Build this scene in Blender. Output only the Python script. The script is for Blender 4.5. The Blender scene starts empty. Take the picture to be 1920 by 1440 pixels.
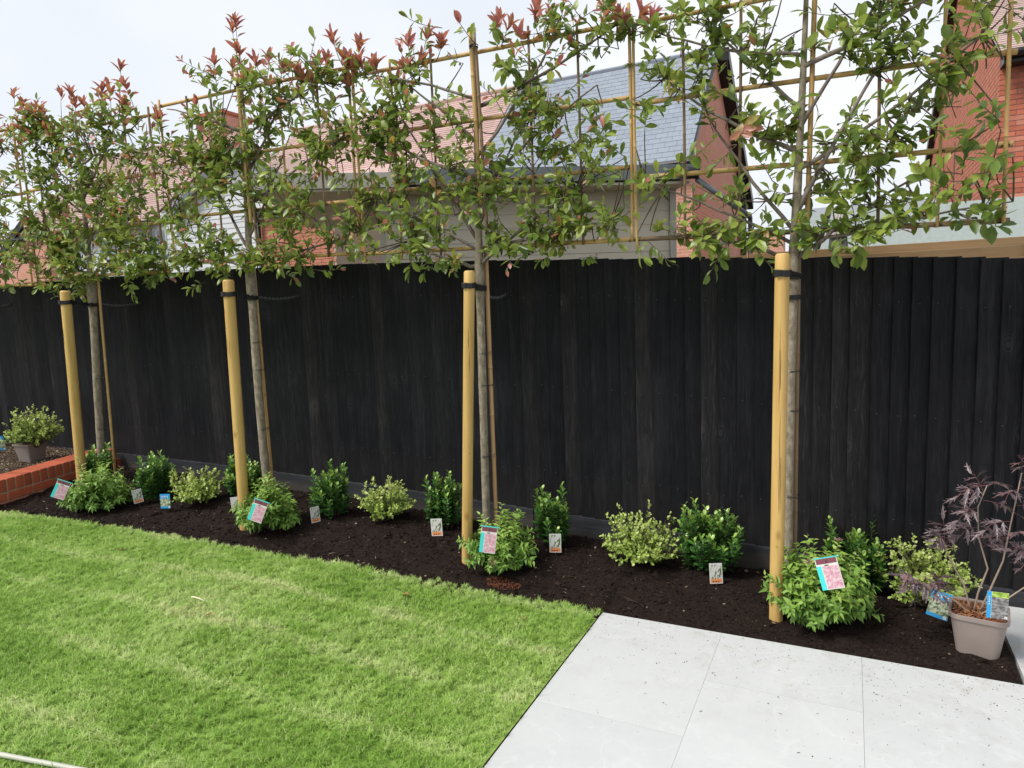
import bpy, math, random
import numpy as np
from mathutils import Matrix, Vector
sc = bpy.context.scene
col = sc.collection
random.seed(7)
rng = np.random.default_rng(7)

# ------------------------------------------------------------------ camera
CAM = Vector((0, 0, 1.63156))
cd = bpy.data.cameras.new('camera')
cam = bpy.data.objects.new('camera', cd); col.objects.link(cam)
cd.sensor_width = 36.0; cd.lens = 1282.537 / 1920 * 36.0
cd.clip_start = 0.05; cd.clip_end = 2000
yaw, pit, rol = 0.461849977, 0.119039344, -0.0396309671
f_ = Vector((-math.sin(yaw) * math.cos(pit), math.cos(yaw) * math.cos(pit), -math.sin(pit)))
r_ = Vector((math.cos(yaw), math.sin(yaw), 0)); u_ = r_.cross(f_)
r2 = r_ * math.cos(rol) + u_ * math.sin(rol); u2 = -r_ * math.sin(rol) + u_ * math.cos(rol)
M = Matrix((r2, u2, -f_)).transposed().to_4x4(); M.translation = CAM
cam.matrix_world = M
sc.camera = cam

# ------------------------------------------------------------------ light
SUN_DIR = Vector((-0.55, -0.62, 1.0)).normalized()      # towards the veiled sun
w = bpy.data.worlds.new('World'); sc.world = w; w.use_nodes = True
nt = w.node_tree; nt.nodes.clear()
out = nt.nodes.new('ShaderNodeOutputWorld')
sky = nt.nodes.new('ShaderNodeTexSky'); sky.sky_type = 'NISHITA'; sky.sun_disc = False
sky.sun_elevation = math.asin(SUN_DIR.z); sky.sun_rotation = math.atan2(SUN_DIR.x, SUN_DIR.y)
b1 = nt.nodes.new('ShaderNodeBackground'); b1.inputs[1].default_value = 0.06
nt.links.new(sky.outputs[0], b1.inputs[0])
tc = nt.nodes.new('ShaderNodeTexCoord')
mp = nt.nodes.new('ShaderNodeMapping'); mp.inputs['Scale'].default_value = (1.0, 1.0, 2.2)
nz = nt.nodes.new('ShaderNodeTexNoise'); nz.inputs['Scale'].default_value = 1.7; nz.inputs['Detail'].default_value = 4.5; nz.inputs['Roughness'].default_value = 0.45
rp = nt.nodes.new('ShaderNodeValToRGB')
rp.color_ramp.elements[0].position = 0.30; rp.color_ramp.elements[0].color = (0.66, 0.72, 0.81, 1)
rp.color_ramp.elements[1].position = 0.72; rp.color_ramp.elements[1].color = (0.93, 0.95, 0.975, 1)
nt.links.new(tc.outputs['Generated'], mp.inputs[0]); nt.links.new(mp.outputs[0], nz.inputs['Vector']); nt.links.new(nz.outputs[0], rp.inputs[0])
b2 = nt.nodes.new('ShaderNodeBackground'); b2.inputs[1].default_value = 0.67
nt.links.new(rp.outputs[0], b2.inputs[0])
mx = nt.nodes.new('ShaderNodeMixShader'); mx.inputs[0].default_value = 0.93
nt.links.new(b1.outputs[0], mx.inputs[1]); nt.links.new(b2.outputs[0], mx.inputs[2]); nt.links.new(mx.outputs[0], out.inputs[0])
ld = bpy.data.lights.new('sun', 'SUN'); ld.energy = 2.15; ld.angle = math.radians(20); ld.color = (1.0, 0.96, 0.90)
sun = bpy.data.objects.new('sun', ld); col.objects.link(sun)
sun.rotation_euler = (-SUN_DIR).to_track_quat('-Z', 'Y').to_euler()
vs = sc.view_settings
vs.view_transform = 'Standard'; vs.look = 'None'; vs.gamma = 1.0; vs.exposure = 0.78; vs.use_curve_mapping = False

# ------------------------------------------------------------------ node helpers
class NT:
    def __init__(s, name):
        s.m = bpy.data.materials.new(name); s.m.use_nodes = True; s.t = s.m.node_tree; s.t.nodes.clear()
        s.out = s.t.nodes.new('ShaderNodeOutputMaterial')
    def n(s, typ, **kw):
        nd = s.t.nodes.new('ShaderNode' + typ)
        for k, v in kw.items():
            if k.startswith('_'): setattr(nd, k[1:], v); continue
            key = int(k[1:]) if k[0] == 'i' and k[1:].isdigit() else k.replace('__', ' ')
            inp = nd.inputs[key]
            if isinstance(v, bpy.types.NodeSocket): s.t.links.new(v, inp)
            else: inp.default_value = v
        return nd
    def ramp(s, fac, stops, interp='LINEAR'):
        nd = s.t.nodes.new('ShaderNodeValToRGB'); cr = nd.color_ramp; cr.interpolation = interp
        while len(cr.elements) < len(stops): cr.elements.new(0.5)
        for e, (p, c) in zip(cr.elements, stops):
            e.position = p; e.color = (*c, 1) if len(c) == 3 else c
        s.t.links.new(fac, nd.inputs[0]); return nd.outputs[0]
    def noise(s, vec, scale, detail=3.0, rough=0.5, **kw):
        return s.n('TexNoise', Vector=vec, Scale=scale, Detail=detail, Roughness=rough, **kw).outputs[0]
    def mapping(s, vec, scale=(1, 1, 1), loc=(0, 0, 0), rot=(0, 0, 0)):
        return s.n('Mapping', Vector=vec, Scale=scale, Location=loc, Rotation=rot).outputs[0]
    def obj(s): return s.n('TexCoord').outputs['Object']
    def pos(s): return s.n('NewGeometry').outputs['Position']
    def math(s, op, a, b=0.0, c=0.0, clamp=False):
        nd = s.t.nodes.new('ShaderNodeMath'); nd.operation = op; nd.use_clamp = clamp
        for i, v in enumerate((a, b, c)):
            if isinstance(v, bpy.types.NodeSocket): s.t.links.new(v, nd.inputs[i])
            else: nd.inputs[i].default_value = v
        return nd.outputs[0]
    def mix(s, fac, a, b, blend='MIX'):
        nd = s.t.nodes.new('ShaderNodeMix'); nd.data_type = 'RGBA'; nd.blend_type = blend
        for key, v in ((0, fac), (6, a), (7, b)):
            if isinstance(v, bpy.types.NodeSocket): s.t.links.new(v, nd.inputs[key])
            else: nd.inputs[key].default_value = (*v, 1) if key and len(v) == 3 else v
        return nd.outputs[2]
    def bump(s, h, strength=0.4, dist=0.01):
        return s.n('Bump', Height=h, Strength=strength, Distance=dist).outputs[0]
    def princ(s, color, rough=0.7, spec=0.5, normal=None, metallic=0.0, link=True):
        nd = s.t.nodes.new('ShaderNodeBsdfPrincipled')
        for k, v in (('Base Color', color), ('Roughness', rough), ('Specular IOR Level', spec), ('Metallic', metallic)):
            if isinstance(v, bpy.types.NodeSocket): s.t.links.new(v, nd.inputs[k])
            else: nd.inputs[k].default_value = (*v, 1) if k == 'Base Color' and len(v) == 3 else v
        if normal is not None: s.t.links.new(normal, nd.inputs['Normal'])
        if link: s.t.links.new(nd.outputs[0], s.out.inputs[0])
        return nd

MATS = {}
def simple(name, c, rough=0.7, var=0.25, scale=8.0, spec=0.4, bump=0.0, metallic=0.0, stretch=(1, 1, 1)):
    if name in MATS: return MATS[name]
    t = NT(name); v = t.mapping(t.obj(), scale=stretch)
    nz = t.noise(v, scale, 5.0, 0.6)
    rnd = t.n('ObjectInfo').outputs['Random']
    k = t.math('ADD', nz, t.math('MULTIPLY_ADD', rnd, 0.35, -0.17))
    lo = tuple(x * (1 - var) for x in c); hi = tuple(min(1, x * (1 + var)) for x in c)
    cc = t.ramp(k, [(0.25, lo), (0.75, hi)])
    n = t.bump(t.noise(v, scale * 6, 4.0, 0.6), bump, 0.005) if bump else None
    t.princ(cc, rough, spec, n, metallic)
    MATS[name] = t.m; return t.m

def wood(name, lo, hi, knot=(0.2, 0.1, 0.03), axis='z', rough=0.6, grain=26, spec=0.35, cracks=0.0, mottle=0.3):
    t = NT(name); rnd = t.n('ObjectInfo').outputs['Random']
    off = t.n('CombineXYZ', X=t.math('MULTIPLY', rnd, 37.0), Y=t.math('MULTIPLY', rnd, 91.0), Z=t.math('MULTIPLY', rnd, 53.0)).outputs[0]
    p = t.n('VectorMath', _operation='ADD', i0=t.obj(), i1=off).outputs[0]
    sc_ = {'z': (1, 1, 0.06), 'x': (0.06, 1, 1)}[axis]
    g = t.mapping(p, scale=sc_)
    n1 = t.noise(g, grain, 6.0, 0.65, Distortion=0.6); n2 = t.noise(g, grain * 4, 3.0, 0.6); n3 = t.noise(p, 3.5, 3.0, 0.5)
    k = t.math('ADD', t.math('MULTIPLY', n1, 0.75), t.math('MULTIPLY', n2, 0.25))
    c = t.ramp(k, [(0.3, lo), (0.68, hi)])
    c = t.mix(t.math('MULTIPLY', n3, mottle), c, tuple(x * 0.55 for x in lo))
    vor = t.n('TexVoronoi', Vector=t.mapping(p, scale={'z': (1, 1, 0.55), 'x': (0.55, 1, 1)}[axis]), Scale=5.5).outputs['Distance']
    kn = t.ramp(vor, [(0.03, (1, 1, 1)), (0.10, (0, 0, 0))])
    c = t.mix(t.math('MULTIPLY', kn, 0.75), c, knot)
    h = t.math('ADD', k, t.math('MULTIPLY', kn, 0.5))
    t.princ(c, rough, spec, t.bump(h, 0.35, 0.004)); MATS[name] = t.m; return t.m

def leafmat(name, stops, rough=0.36, trans=0.38, spec=0.5):
    t = NT(name)
    a = t.n('Attribute', _attribute_name='tint').outputs['Fac']
    nz = t.noise(t.pos(), 55.0, 2.0)
    k = t.math('ADD', a, t.math('MULTIPLY_ADD', nz, 0.16, -0.08))
    c = t.ramp(k, stops)
    bf = t.n('NewGeometry').outputs['Backfacing']
    red = t.math('GREATER_THAN', a, 0.72)
    c = t.mix(t.math('MULTIPLY', t.math('MULTIPLY', bf, 0.35), t.math('SUBTRACT', 1.0, red)), c, (0.20, 0.28, 0.14))
    p = t.princ(c, rough, spec, link=False)
    tr = t.n('BsdfTranslucent', Color=t.mix(1.0, c, (1.15, 1.05, 0.75), 'MULTIPLY'))
    m = t.n('MixShader', Fac=trans, i1=p.outputs[0], i2=tr.outputs[0])
    t.t.links.new(m.outputs[0], t.out.inputs[0]); MATS[name] = t.m; return t.m

def brickmat(name, c1, c2, mortar, scale=1.0, rot=(0, 0, 0)):
    t = NT(name); v = t.mapping(t.obj(), rot=rot)
    # brick texture works in the local x/z of the wall: swap axes
    s = t.n('SeparateXYZ', Vector=v)
    vv = t.n('CombineXYZ', X=t.math('ADD', s.outputs[0], s.outputs[1]), Y=s.outputs[2]).outputs[0]
    b = t.n('TexBrick', Vector=vv, Color1=(*c1, 1), Color2=(*c2, 1), Mortar=(*mortar, 1), Scale=scale)
    b.inputs['Mortar Size'].default_value = 0.008; b.inputs['Brick Width'].default_value = 0.225; b.inputs['Row Height'].default_value = 0.075
    t.princ(b.outputs[0], 0.85, 0.2); MATS[name] = t.m; return t.m

# ------------------------------------------------------------------ mesh helpers
class MB:
    def __init__(s): s.v = []; s.f = []; s.t = []
    def add(s, vs, fs, tint=0.0):
        o = len(s.v); s.v += [tuple(v) for v in vs]; s.f += [tuple(i + o for i in f) for f in fs]; s.t += [tint] * len(vs)
    def obox(s, c, ax, ay, az, tint=0.0):
        c = Vector(c); ax = Vector(ax); ay = Vector(ay); az = Vector(az)
        vs = [c + ax * i + ay * j + az * k for k in (-1, 1) for j in (-1, 1) for i in (-1, 1)]
        s.add(vs, [(0, 2, 3, 1), (4, 5, 7, 6), (0, 1, 5, 4), (2, 6, 7, 3), (0, 4, 6, 2), (1, 3, 7, 5)], tint)
    def box(s, x0, x1, y0, y1, z0, z1, tint=0.0):
        s.obox(((x0 + x1) / 2, (y0 + y1) / 2, (z0 + z1) / 2), ((x1 - x0) / 2, 0, 0), (0, (y1 - y0) / 2, 0), (0, 0, (z1 - z0) / 2), tint)
    def tube(s, pts, rad, n=8, tint=0.0, cap=True):
        pts = [Vector(p) for p in pts]
        if not hasattr(rad, '__len__'): rad = [rad] * len(pts)
        o = len(s.v); up = None
        for i, p in enumerate(pts):
            d = (pts[min(i + 1, len(pts) - 1)] - pts[max(i - 1, 0)]).normalized()
            if up is None:
                a = d.orthogonal().normalized()
            else:
                a = (up - d * up.dot(d)).normalized()
            up = a; b = d.cross(a)
            for k in range(n):
                th = 2 * math.pi * k / n
                s.v.append(tuple(p + (a * math.cos(th) + b * math.sin(th)) * rad[i])); s.t.append(tint)
        for i in range(len(pts) - 1):
            for k in range(n):
                s.f.append((o + i * n + k, o + i * n + (k + 1) % n, o + (i + 1) * n + (k + 1) % n, o + (i + 1) * n + k))
        if cap:
            s.f.append(tuple(o + k for k in reversed(range(n)))); s.f.append(tuple(o + (len(pts) - 1) * n + k for k in range(n)))
    def poly_prism(s, pts, d):
        d = Vector(d); n = len(pts); a = [Vector(p) for p in pts]; b = [p + d for p in a]
        s.add(a + b, [tuple(range(n)), tuple(reversed(range(n, 2 * n)))] + [(i, i + n, (i + 1) % n + n, (i + 1) % n) for i in range(n)])

def mesh_np(name, V, F, tint=None, mat=None, smooth=True):
    me = bpy.data.meshes.new(name); me.from_pydata(V if isinstance(V, list) else V.tolist(), [], F if isinstance(F, list) else F.tolist())
    if tint is not None:
        a = me.attributes.new('tint', 'FLOAT', 'POINT'); a.data.foreach_set('value', np.asarray(tint, dtype=np.float32))
    if mat: me.materials.append(mat)
    if smooth: me.polygons.foreach_set('use_smooth', [True] * len(me.polygons))
    me.update(); return me

def tag(o, label=None, cat=None, group=None, kind=None):
    if label: o['label'] = label
    if cat: o['category'] = cat
    if group: o['group'] = group
    if kind: o['kind'] = kind
    return o
def empty(name, loc, label, cat, group=None):
    o = bpy.data.objects.new(name, None); col.objects.link(o); o.location = loc; o.empty_display_size = 0.1
    return tag(o, label, cat, group)
def root_loc(p):
    v = Vector((0, 0, 0))
    while p is not None: v += p.location; p = p.parent
    return v
def build(name, mb, mat, parent=None, smooth=False, bevel=0.0, kind=None, loc=None):
    """mb is in world coordinates; the object's origin is its parent's (or loc)."""
    base = root_loc(parent)
    L = Vector(loc) if loc is not None else base
    me = bpy.data.meshes.new(name)
    me.from_pydata([(x - L.x, y - L.y, z - L.z) for x, y, z in mb.v], [], mb.f)
    a = me.attributes.new('tint', 'FLOAT', 'POINT'); a.data.foreach_set('value', mb.t)
    me.materials.append(mat)
    if smooth: me.polygons.foreach_set('use_smooth', [True] * len(me.polygons))
    me.update()
    o = bpy.data.objects.new(name, me); col.objects.link(o); o.parent = parent; o.location = L - base
    if bevel:
        bv = o.modifiers.new('b', 'BEVEL'); bv.width = bevel; bv.segments = 2; bv.limit_method = 'ANGLE'
    if kind: o['kind'] = kind
    return o
def put(name, me, M, parent):
    o = bpy.data.objects.new(name, me); col.objects.link(o); o.parent = parent
    o.matrix_basis = Matrix.Translation(-root_loc(parent)) @ M
    return o

# ------------------------------------------------------------------ terrain functions
def sm(t): t = np.clip(t, 0, 1); return t * t * (3 - 2 * t)
def g(X): X = np.maximum(X, -6.9); return -0.002246 - 0.063383 * X - 0.0046096 * X * X
def H(X, Y):
    t = np.clip((Y - 3.2) / 0.9, 0, 1)
    f = np.where(X < -1.14, g(X) * sm((-1.14 - X) / 1.6), -0.03)
    return f * (1 - t) + g(X) * t + 0.035 * np.sin(np.pi * t)
def GL(X): return g(X) * sm((-1.14 - X) / 1.6)
def Hf(x, y): return float(H(np.array(x, dtype=float), np.array(y, dtype=float)))
def hash2(ix, iy, s):
    h = (ix * 374761393 + iy * 668265263 + s * 974711) & 0x7fffffff
    h = ((h ^ (h >> 13)) * 1274126177) & 0x7fffffff
    return ((h ^ (h >> 16)) & 0xffff) / 65535.0
def vnoise(x, y, s=0):
    ix = np.floor(x).astype(np.int64); iy = np.floor(y).astype(np.int64); fx = x - ix; fy = y - iy
    fx = fx * fx * (3 - 2 * fx); fy = fy * fy * (3 - 2 * fy)
    a = hash2(ix, iy, s); b = hash2(ix + 1, iy, s); c = hash2(ix, iy + 1, s); d = hash2(ix + 1, iy + 1, s)
    return (a * (1 - fx) + b * fx) * (1 - fy) + (c * (1 - fx) + d * fx) * fy
def fbm(x, y, f, o=4, s=0):
    r = 0; a = 1; t = 0
    for i in range(o):
        r = r + a * vnoise(x * f, y * f, s + i); t += a; a *= 0.5; f *= 2.1
    return r / t - 0.5
EX = [-9.0, -6.3, -5.71, -4.72, -4.22, -3.84, -3.49, -3.12, -2.8, -2.45, -2.15, -1.91, -1.67, -1.47, -1.29, -1.14]
EY = [2.60, 2.68, 2.754, 2.853, 2.864, 2.891, 2.918, 2.953, 2.981, 3.035, 3.082, 3.139, 3.18, 3.20, 3.225, 3.245]
def lawn_edge(x): return np.interp(x, EX, EY)

# ------------------------------------------------------------------ materials
t = NT('soil')
p = t.pos(); n1 = t.noise(p, 9.0, 5.0, 0.6); n2 = t.noise(p, 75.0, 5.0, 0.75)
c = t.ramp(n2, [(0.3, (0.010, 0.0065, 0.0055)), (0.55, (0.028, 0.018, 0.014)), (0.8, (0.07, 0.045, 0.032))])
c = t.mix(t.math('MULTIPLY', n1, 0.35), c, (0.012, 0.008, 0.007))
t.princ(c, 0.9, 0.15, t.bump(n2, 0.9, 0.02)); M_SOIL = t.m
def tintmat(name, stops, rough=0.85, spec=0.2):
    t = NT(name); a = t.n('Attribute', _attribute_name='tint').outputs['Fac']; r = t.n('ObjectInfo').outputs['Random']
    t.princ(t.ramp(t.math('ADD', a, t.math('MULTIPLY', r, 1.0)), stops), rough, spec); return t.m
M_CRUMB = tintmat('compost crumb', [(0, (0.007, 0.004, 0.003)), (0.7, (0.022, 0.013, 0.009)), (0.93, (0.06, 0.035, 0.022)), (0.985, (0.16, 0.11, 0.07)), (1, (0.3, 0.25, 0.19))])
M_BARK = tintmat('bark chip', [(0, (0.06, 0.02, 0.01)), (0.6, (0.16, 0.06, 0.025)), (1, (0.3, 0.15, 0.08))])
t = NT('raised bed soil'); p = t.pos(); n2 = t.noise(p, 60.0, 5.0, 0.75)
t.princ(t.ramp(n2, [(0.35, (0.03, 0.02, 0.014)), (0.6, (0.12, 0.085, 0.055)), (0.75, (0.26, 0.2, 0.14))]), 0.9, 0.1, t.bump(n2, 0.8, 0.02)); M_SOIL2 = t.m

t = NT('lawn base'); p = t.pos()
t.princ(t.ramp(t.noise(p, 22.0, 4.0), [(0.3, (0.17, 0.28, 0.05)), (0.7, (0.27, 0.37, 0.10))]), 0.9, 0.1); M_LAWN = t.m
t = NT('grass blade'); p = t.pos()
big = t.noise(p, 1.5, 4.0, 0.6); mid = t.noise(p, 7.0, 4.0, 0.6)
# turf rolls laid in strips with slightly different colour and yellow seams
sp_ = t.n('SeparateXYZ', Vector=t.mapping(p, rot=(0, 0, -0.10)))
wob = t.math('MULTIPLY_ADD', t.noise(p, 2.2, 4.0, 0.6), 0.22, -0.11)
lane = t.math('DIVIDE', t.math('ADD', sp_.outputs[1], wob), 0.41)
fr = t.math('ABSOLUTE', t.math('SUBTRACT', t.math('FRACT', lane), 0.5))
seam = t.math('MULTIPLY', t.ramp(fr, [(0.34, (0, 0, 0)), (0.47, (1, 1, 1))]), t.noise(p, 3.3, 3.0))
tone = t.n('TexWhiteNoise', _noise_dimensions='1D', W=t.math('FLOOR', lane)).outputs[0]
k = t.math('ADD', t.math('MULTIPLY', big, 0.6), t.math('MULTIPLY', mid, 0.35))
k = t.math('ADD', k, t.math('MULTIPLY', seam, 0.24))
k = t.math('ADD', k, t.math('MULTIPLY_ADD', tone, 0.11, -0.04))
rnd = t.n('ObjectInfo').outputs['Random']
k = t.math('ADD', k, t.math('MULTIPLY_ADD', rnd, 0.16, -0.08))
c = t.ramp(k, [(0.36, (0.23, 0.43, 0.05)), (0.50, (0.36, 0.57, 0.10)), (0.60, (0.50, 0.69, 0.20)), (0.74, (0.68, 0.76, 0.34))])
a = t.n('Attribute', _attribute_name='tint').outputs['Fac']
c = t.mix(a, c, (0.66, 0.62, 0.36))
nn = t.n('VectorMath', _operation='NORMALIZE', i0=t.n('VectorMath', _operation='ADD', i0=t.n('NewGeometry').outputs['Normal'], i1=(0.0, 0.0, 1.1)).outputs[0]).outputs[0]
pr = t.princ(c, 0.5, 0.3, nn, link=False); tr = t.n('BsdfTranslucent', Color=c)
ms = t.n('MixShader', Fac=0.4, i1=pr.outputs[0], i2=tr.outputs[0]); t.t.links.new(ms.outputs[0], t.out.inputs[0]); M_GRASS = t.m

t = NT('porcelain paving'); p = t.pos(); rnd = t.n('ObjectInfo').outputs['Random']
v = t.n('VectorMath', _operation='ADD', i0=p, i1=t.n('CombineXYZ', X=t.math('MULTIPLY', rnd, 30), Y=t.math('MULTIPLY', rnd, 17)).outputs[0]).outputs[0]
n1 = t.noise(v, 2.2, 6.0, 0.6, Distortion=1.0); n2 = t.noise(v, 26.0, 4.0, 0.6)
c = t.ramp(t.math('ADD', t.math('MULTIPLY_ADD', rnd, 0.12, -0.06), t.math('ADD', t.math('MULTIPLY', n1, 0.7), t.math('MULTIPLY', n2, 0.3))), [(0.3, (0.50, 0.508, 0.508)), (0.7, (0.565, 0.572, 0.57))])
sp = t.ramp(t.n('TexVoronoi', Vector=p, Scale=24.0).outputs['Distance'], [(0.04, (1, 1, 1)), (0.085, (0, 0, 0))])
spm = t.ramp(t.noise(p, 3.1, 3.0), [(0.52, (0, 0, 0)), (0.62, (1, 1, 1))])
c = t.mix(t.math('MULTIPLY', t.math('MULTIPLY', sp, spm), 0.65), c, (0.30, 0.30, 0.30))
dm = t.n('SeparateXYZ', Vector=p).outputs[1]
edge = t.math('MULTIPLY_ADD', dm, 0.9, -2.1, clamp=True)    # more trodden-in dust next to the soil bed
st = t.ramp(t.noise(p, 6.5, 6.0, 0.75), [(0.53, (0, 0, 0)), (0.70, (1, 1, 1))])
c = t.mix(t.math('MULTIPLY', t.math('MULTIPLY', st, edge), 0.55), c, (0.33, 0.28, 0.22))
vein = t.ramp(t.math('ABSOLUTE', t.math('SUBTRACT', t.noise(v, 1.3, 4.0, 0.6, Distortion=2.0), 0.5)), [(0.0, (1, 1, 1)), (0.012, (0, 0, 0))])
c = t.mix(t.math('MULTIPLY', vein, 0.3), c, (0.64, 0.645, 0.64))
t.princ(c, 0.55, 0.4, t.bump(n2, 0.06, 0.004)); M_PAVE = t.m

t = NT('black stained timber')
rnd = t.n('ObjectInfo').outputs['Random']
off = t.n('CombineXYZ', X=t.math('MULTIPLY', rnd, 57.0), Y=t.math('MULTIPLY', rnd, 31.0), Z=t.math('MULTIPLY', rnd, 83.0)).outputs[0]
p = t.n('VectorMath', _operation='ADD', i0=t.obj(), i1=off).outputs[0]
dis = t.n('TexNoise', Vector=t.mapping(p, scale=(1, 1, 0.5)), Scale=5.0, Detail=2.0).outputs['Color']
pd = t.n('VectorMath', _operation='ADD', i0=p, i1=t.n('VectorMath', _operation='SCALE', i0=dis, Scale=0.05).outputs[0]).outputs[0]
gr = t.mapping(pd, scale=(1, 1, 0.04))
n1 = t.noise(gr, 45.0, 5.0, 0.7); n2 = t.noise(gr, 190.0, 3.0, 0.6); n3 = t.noise(p, 2.6, 4.0, 0.6)
k = t.math('ADD', t.math('MULTIPLY', n1, 0.55), t.math('MULTIPLY', n2, 0.45))
c = t.ramp(k, [(0.32, (0.003, 0.003, 0.004)), (0.52, (0.009, 0.009, 0.0105)), (0.72, (0.028, 0.0275, 0.029))])
vd = t.n('TexVoronoi', Vector=t.mapping(p, scale=(1, 1, 0.6)), Scale=3.6)
wv = t.math('SINE', t.math('MULTIPLY', vd.outputs['Distance'], 190.0))
near = t.ramp(vd.outputs['Distance'], [(0.05, (1, 1, 1)), (0.2, (0, 0, 0))])
ring = t.math('MULTIPLY', t.math('MULTIPLY_ADD', wv, 0.5, 0.5), near)
c = t.mix(t.math('MULTIPLY', ring, 0.55), c, (0.045, 0.044, 0.046))
kn = t.ramp(vd.outputs['Distance'], [(0.035, (1, 1, 1)), (0.06, (0, 0, 0))])
c = t.mix(kn, c, (0.0015, 0.0015, 0.002))
worn = t.ramp(t.math('ADD', n3, t.math('MULTIPLY_ADD', rnd, 0.22, -0.12)), [(0.5, (0, 0, 0)), (0.72, (1, 1, 1))])
c = t.mix(t.math('MULTIPLY', worn, t.math('MULTIPLY_ADD', n1, 0.9, -0.1)), c, (0.026, 0.026, 0.028))
spk = t.ramp(t.noise(p, 160.0, 1.0), [(0.80, (0, 0, 0)), (0.83, (1, 1, 1))])
c = t.mix(t.math('MULTIPLY', spk, 0.5), c, (0.2, 0.19, 0.18))
h = t.math('ADD', k, t.math('MULTIPLY', ring, 0.25))
c = t.mix(1.0, c, t.ramp(t.math('FRACT', t.math('MULTIPLY', rnd, 7.31)), [(0.0, (0.70, 0.72, 0.83)), (0.7, (1.0, 1.0, 1.06)), (1.0, (1.9, 1.75, 1.62))]), 'MULTIPLY')
oz = t.n('SeparateXYZ', Vector=t.obj()).outputs[2]
dust = t.math('MULTIPLY', t.math('MULTIPLY_ADD', oz, -2.2, 1.0, clamp=True), t.noise(p, 9.0, 4.0, 0.7))
c = t.mix(t.math('MULTIPLY', dust, 0.55), c, (0.055, 0.048, 0.042))
t.princ(c, 0.62, 0.16, t.bump(h, 0.55, 0.004)); M_BLACK = t.m

t = NT('gravel board'); p = t.obj(); n1 = t.noise(t.mapping(p, scale=(0.08, 1, 1)), 40.0, 5.0, 0.7); n3 = t.noise(p, 3.0, 4.0)
sz = t.n('SeparateXYZ', Vector=p).outputs[2]
c = t.ramp(n1, [(0.3, (0.022, 0.023, 0.027)), (0.7, (0.05, 0.052, 0.058))])
dirt = t.math('MULTIPLY', t.ramp(t.math('ADD', sz, t.math('MULTIPLY', n3, 0.05)), [(0.035, (1, 1, 1)), (0.10, (0, 0, 0))]), 0.55)
c = t.mix(t.math('MULTIPLY', dirt, n3), c, (0.12, 0.09, 0.055))
t.princ(c, 0.7, 0.15, t.bump(n1, 0.3, 0.003)); M_GRAVEL = t.m

M_STAKE = wood('yellow round pine', (0.47, 0.28, 0.075), (0.74, 0.50, 0.185), knot=(0.30, 0.14, 0.04), grain=20, mottle=0.38)
M_PINE = wood('new pine board', (0.42, 0.25, 0.12), (0.62, 0.42, 0.23), knot=(0.16, 0.07, 0.03), axis='x', grain=16, mottle=0.2)
M_CANE = wood('bamboo cane', (0.48, 0.29, 0.10), (0.70, 0.48, 0.20), knot=(0.3, 0.16, 0.05), grain=10, mottle=0.35)
M_CANE_OLD = wood('weathered cane', (0.17, 0.11, 0.06), (0.36, 0.24, 0.13), knot=(0.08, 0.05, 0.03), grain=10, mottle=0.4)
M_CANE_PINK = wood('support cane wood', (0.50, 0.29, 0.13), (0.62, 0.40, 0.21), grain=10, mottle=0.15)
M_RUBBER = simple('black rubber strap', (0.012, 0.012, 0.013), 0.45, 0.3, 30)
M_WIRE = simple('dark chain', (0.11, 0.11, 0.12), 0.4, 0.3, 60, metallic=0.4)
t = NT('photinia bark'); p = t.obj(); v = t.mapping(p, scale=(1, 1, 0.45))
n1 = t.noise(v, 38.0, 5.0, 0.7); n2 = t.noise(t.mapping(p, scale=(1, 1, 3)), 22.0, 3.0)
c = t.ramp(n1, [(0.3, (0.13, 0.10, 0.07)), (0.55, (0.32, 0.265, 0.20)), (0.75, (0.50, 0.44, 0.36))])
c = t.mix(t.math('MULTIPLY', n2, 0.4), c, (0.13, 0.13, 0.08))
t.princ(c, 0.85, 0.2, t.bump(t.math('ADD', n1, n2), 0.6, 0.004)); M_BARKT = t.m
M_BRANCH = simple('grey brown branch', (0.19, 0.155, 0.13), 0.8, 0.4, 40, bump=0.3)
M_TWIG = simple('thin twig', (0.09, 0.065, 0.045), 0.8, 0.35, 40)
GREENS = [(0.0, (0.065, 0.125, 0.022)), (0.25, (0.17, 0.255, 0.040)), (0.5, (0.28, 0.37, 0.06)), (0.70, (0.40, 0.47, 0.10)),
          (0.76, (0.36, 0.21, 0.08)), (0.84, (0.47, 0.20, 0.13)), (0.93, (0.50, 0.19, 0.18)), (1.0, (0.43, 0.15, 0.16))]
M_LEAF = leafmat('photinia leaf', GREENS, trans=0.42)
M_SKIM = leafmat('dark evergreen leaf', [(0, (0.022, 0.08, 0.020)), (0.4, (0.065, 0.18, 0.03)), (0.7, (0.18, 0.34, 0.05)), (1, (0.38, 0.54, 0.12))], 0.3, 0.15, 0.5)
M_EUON = leafmat('variegated leaf', [(0, (0.09, 0.17, 0.03)), (0.4, (0.24, 0.36, 0.06)), (0.75, (0.40, 0.52, 0.11)), (1, (0.60, 0.64, 0.28))], 0.4, 0.2, 0.4)
M_SPIR = leafmat('spirea leaf', [(0, (0.06, 0.15, 0.03)), (0.35, (0.16, 0.30, 0.05)), (0.65, (0.30, 0.46, 0.085)), (0.9, (0.40, 0.52, 0.13)), (0.97, (0.25, 0.12, 0.07)), (1, (0.25, 0.12, 0.07))], 0.45, 0.25, 0.35)
M_SAMB = leafmat('purple elder leaf', [(0, (0.04, 0.022, 0.028)), (0.5, (0.10, 0.062, 0.07)), (0.8, (0.20, 0.14, 0.145)), (0.95, (0.3, 0.05, 0.06)), (1, (0.35, 0.05, 0.06))], 0.4, 0.08, 0.6)
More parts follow.
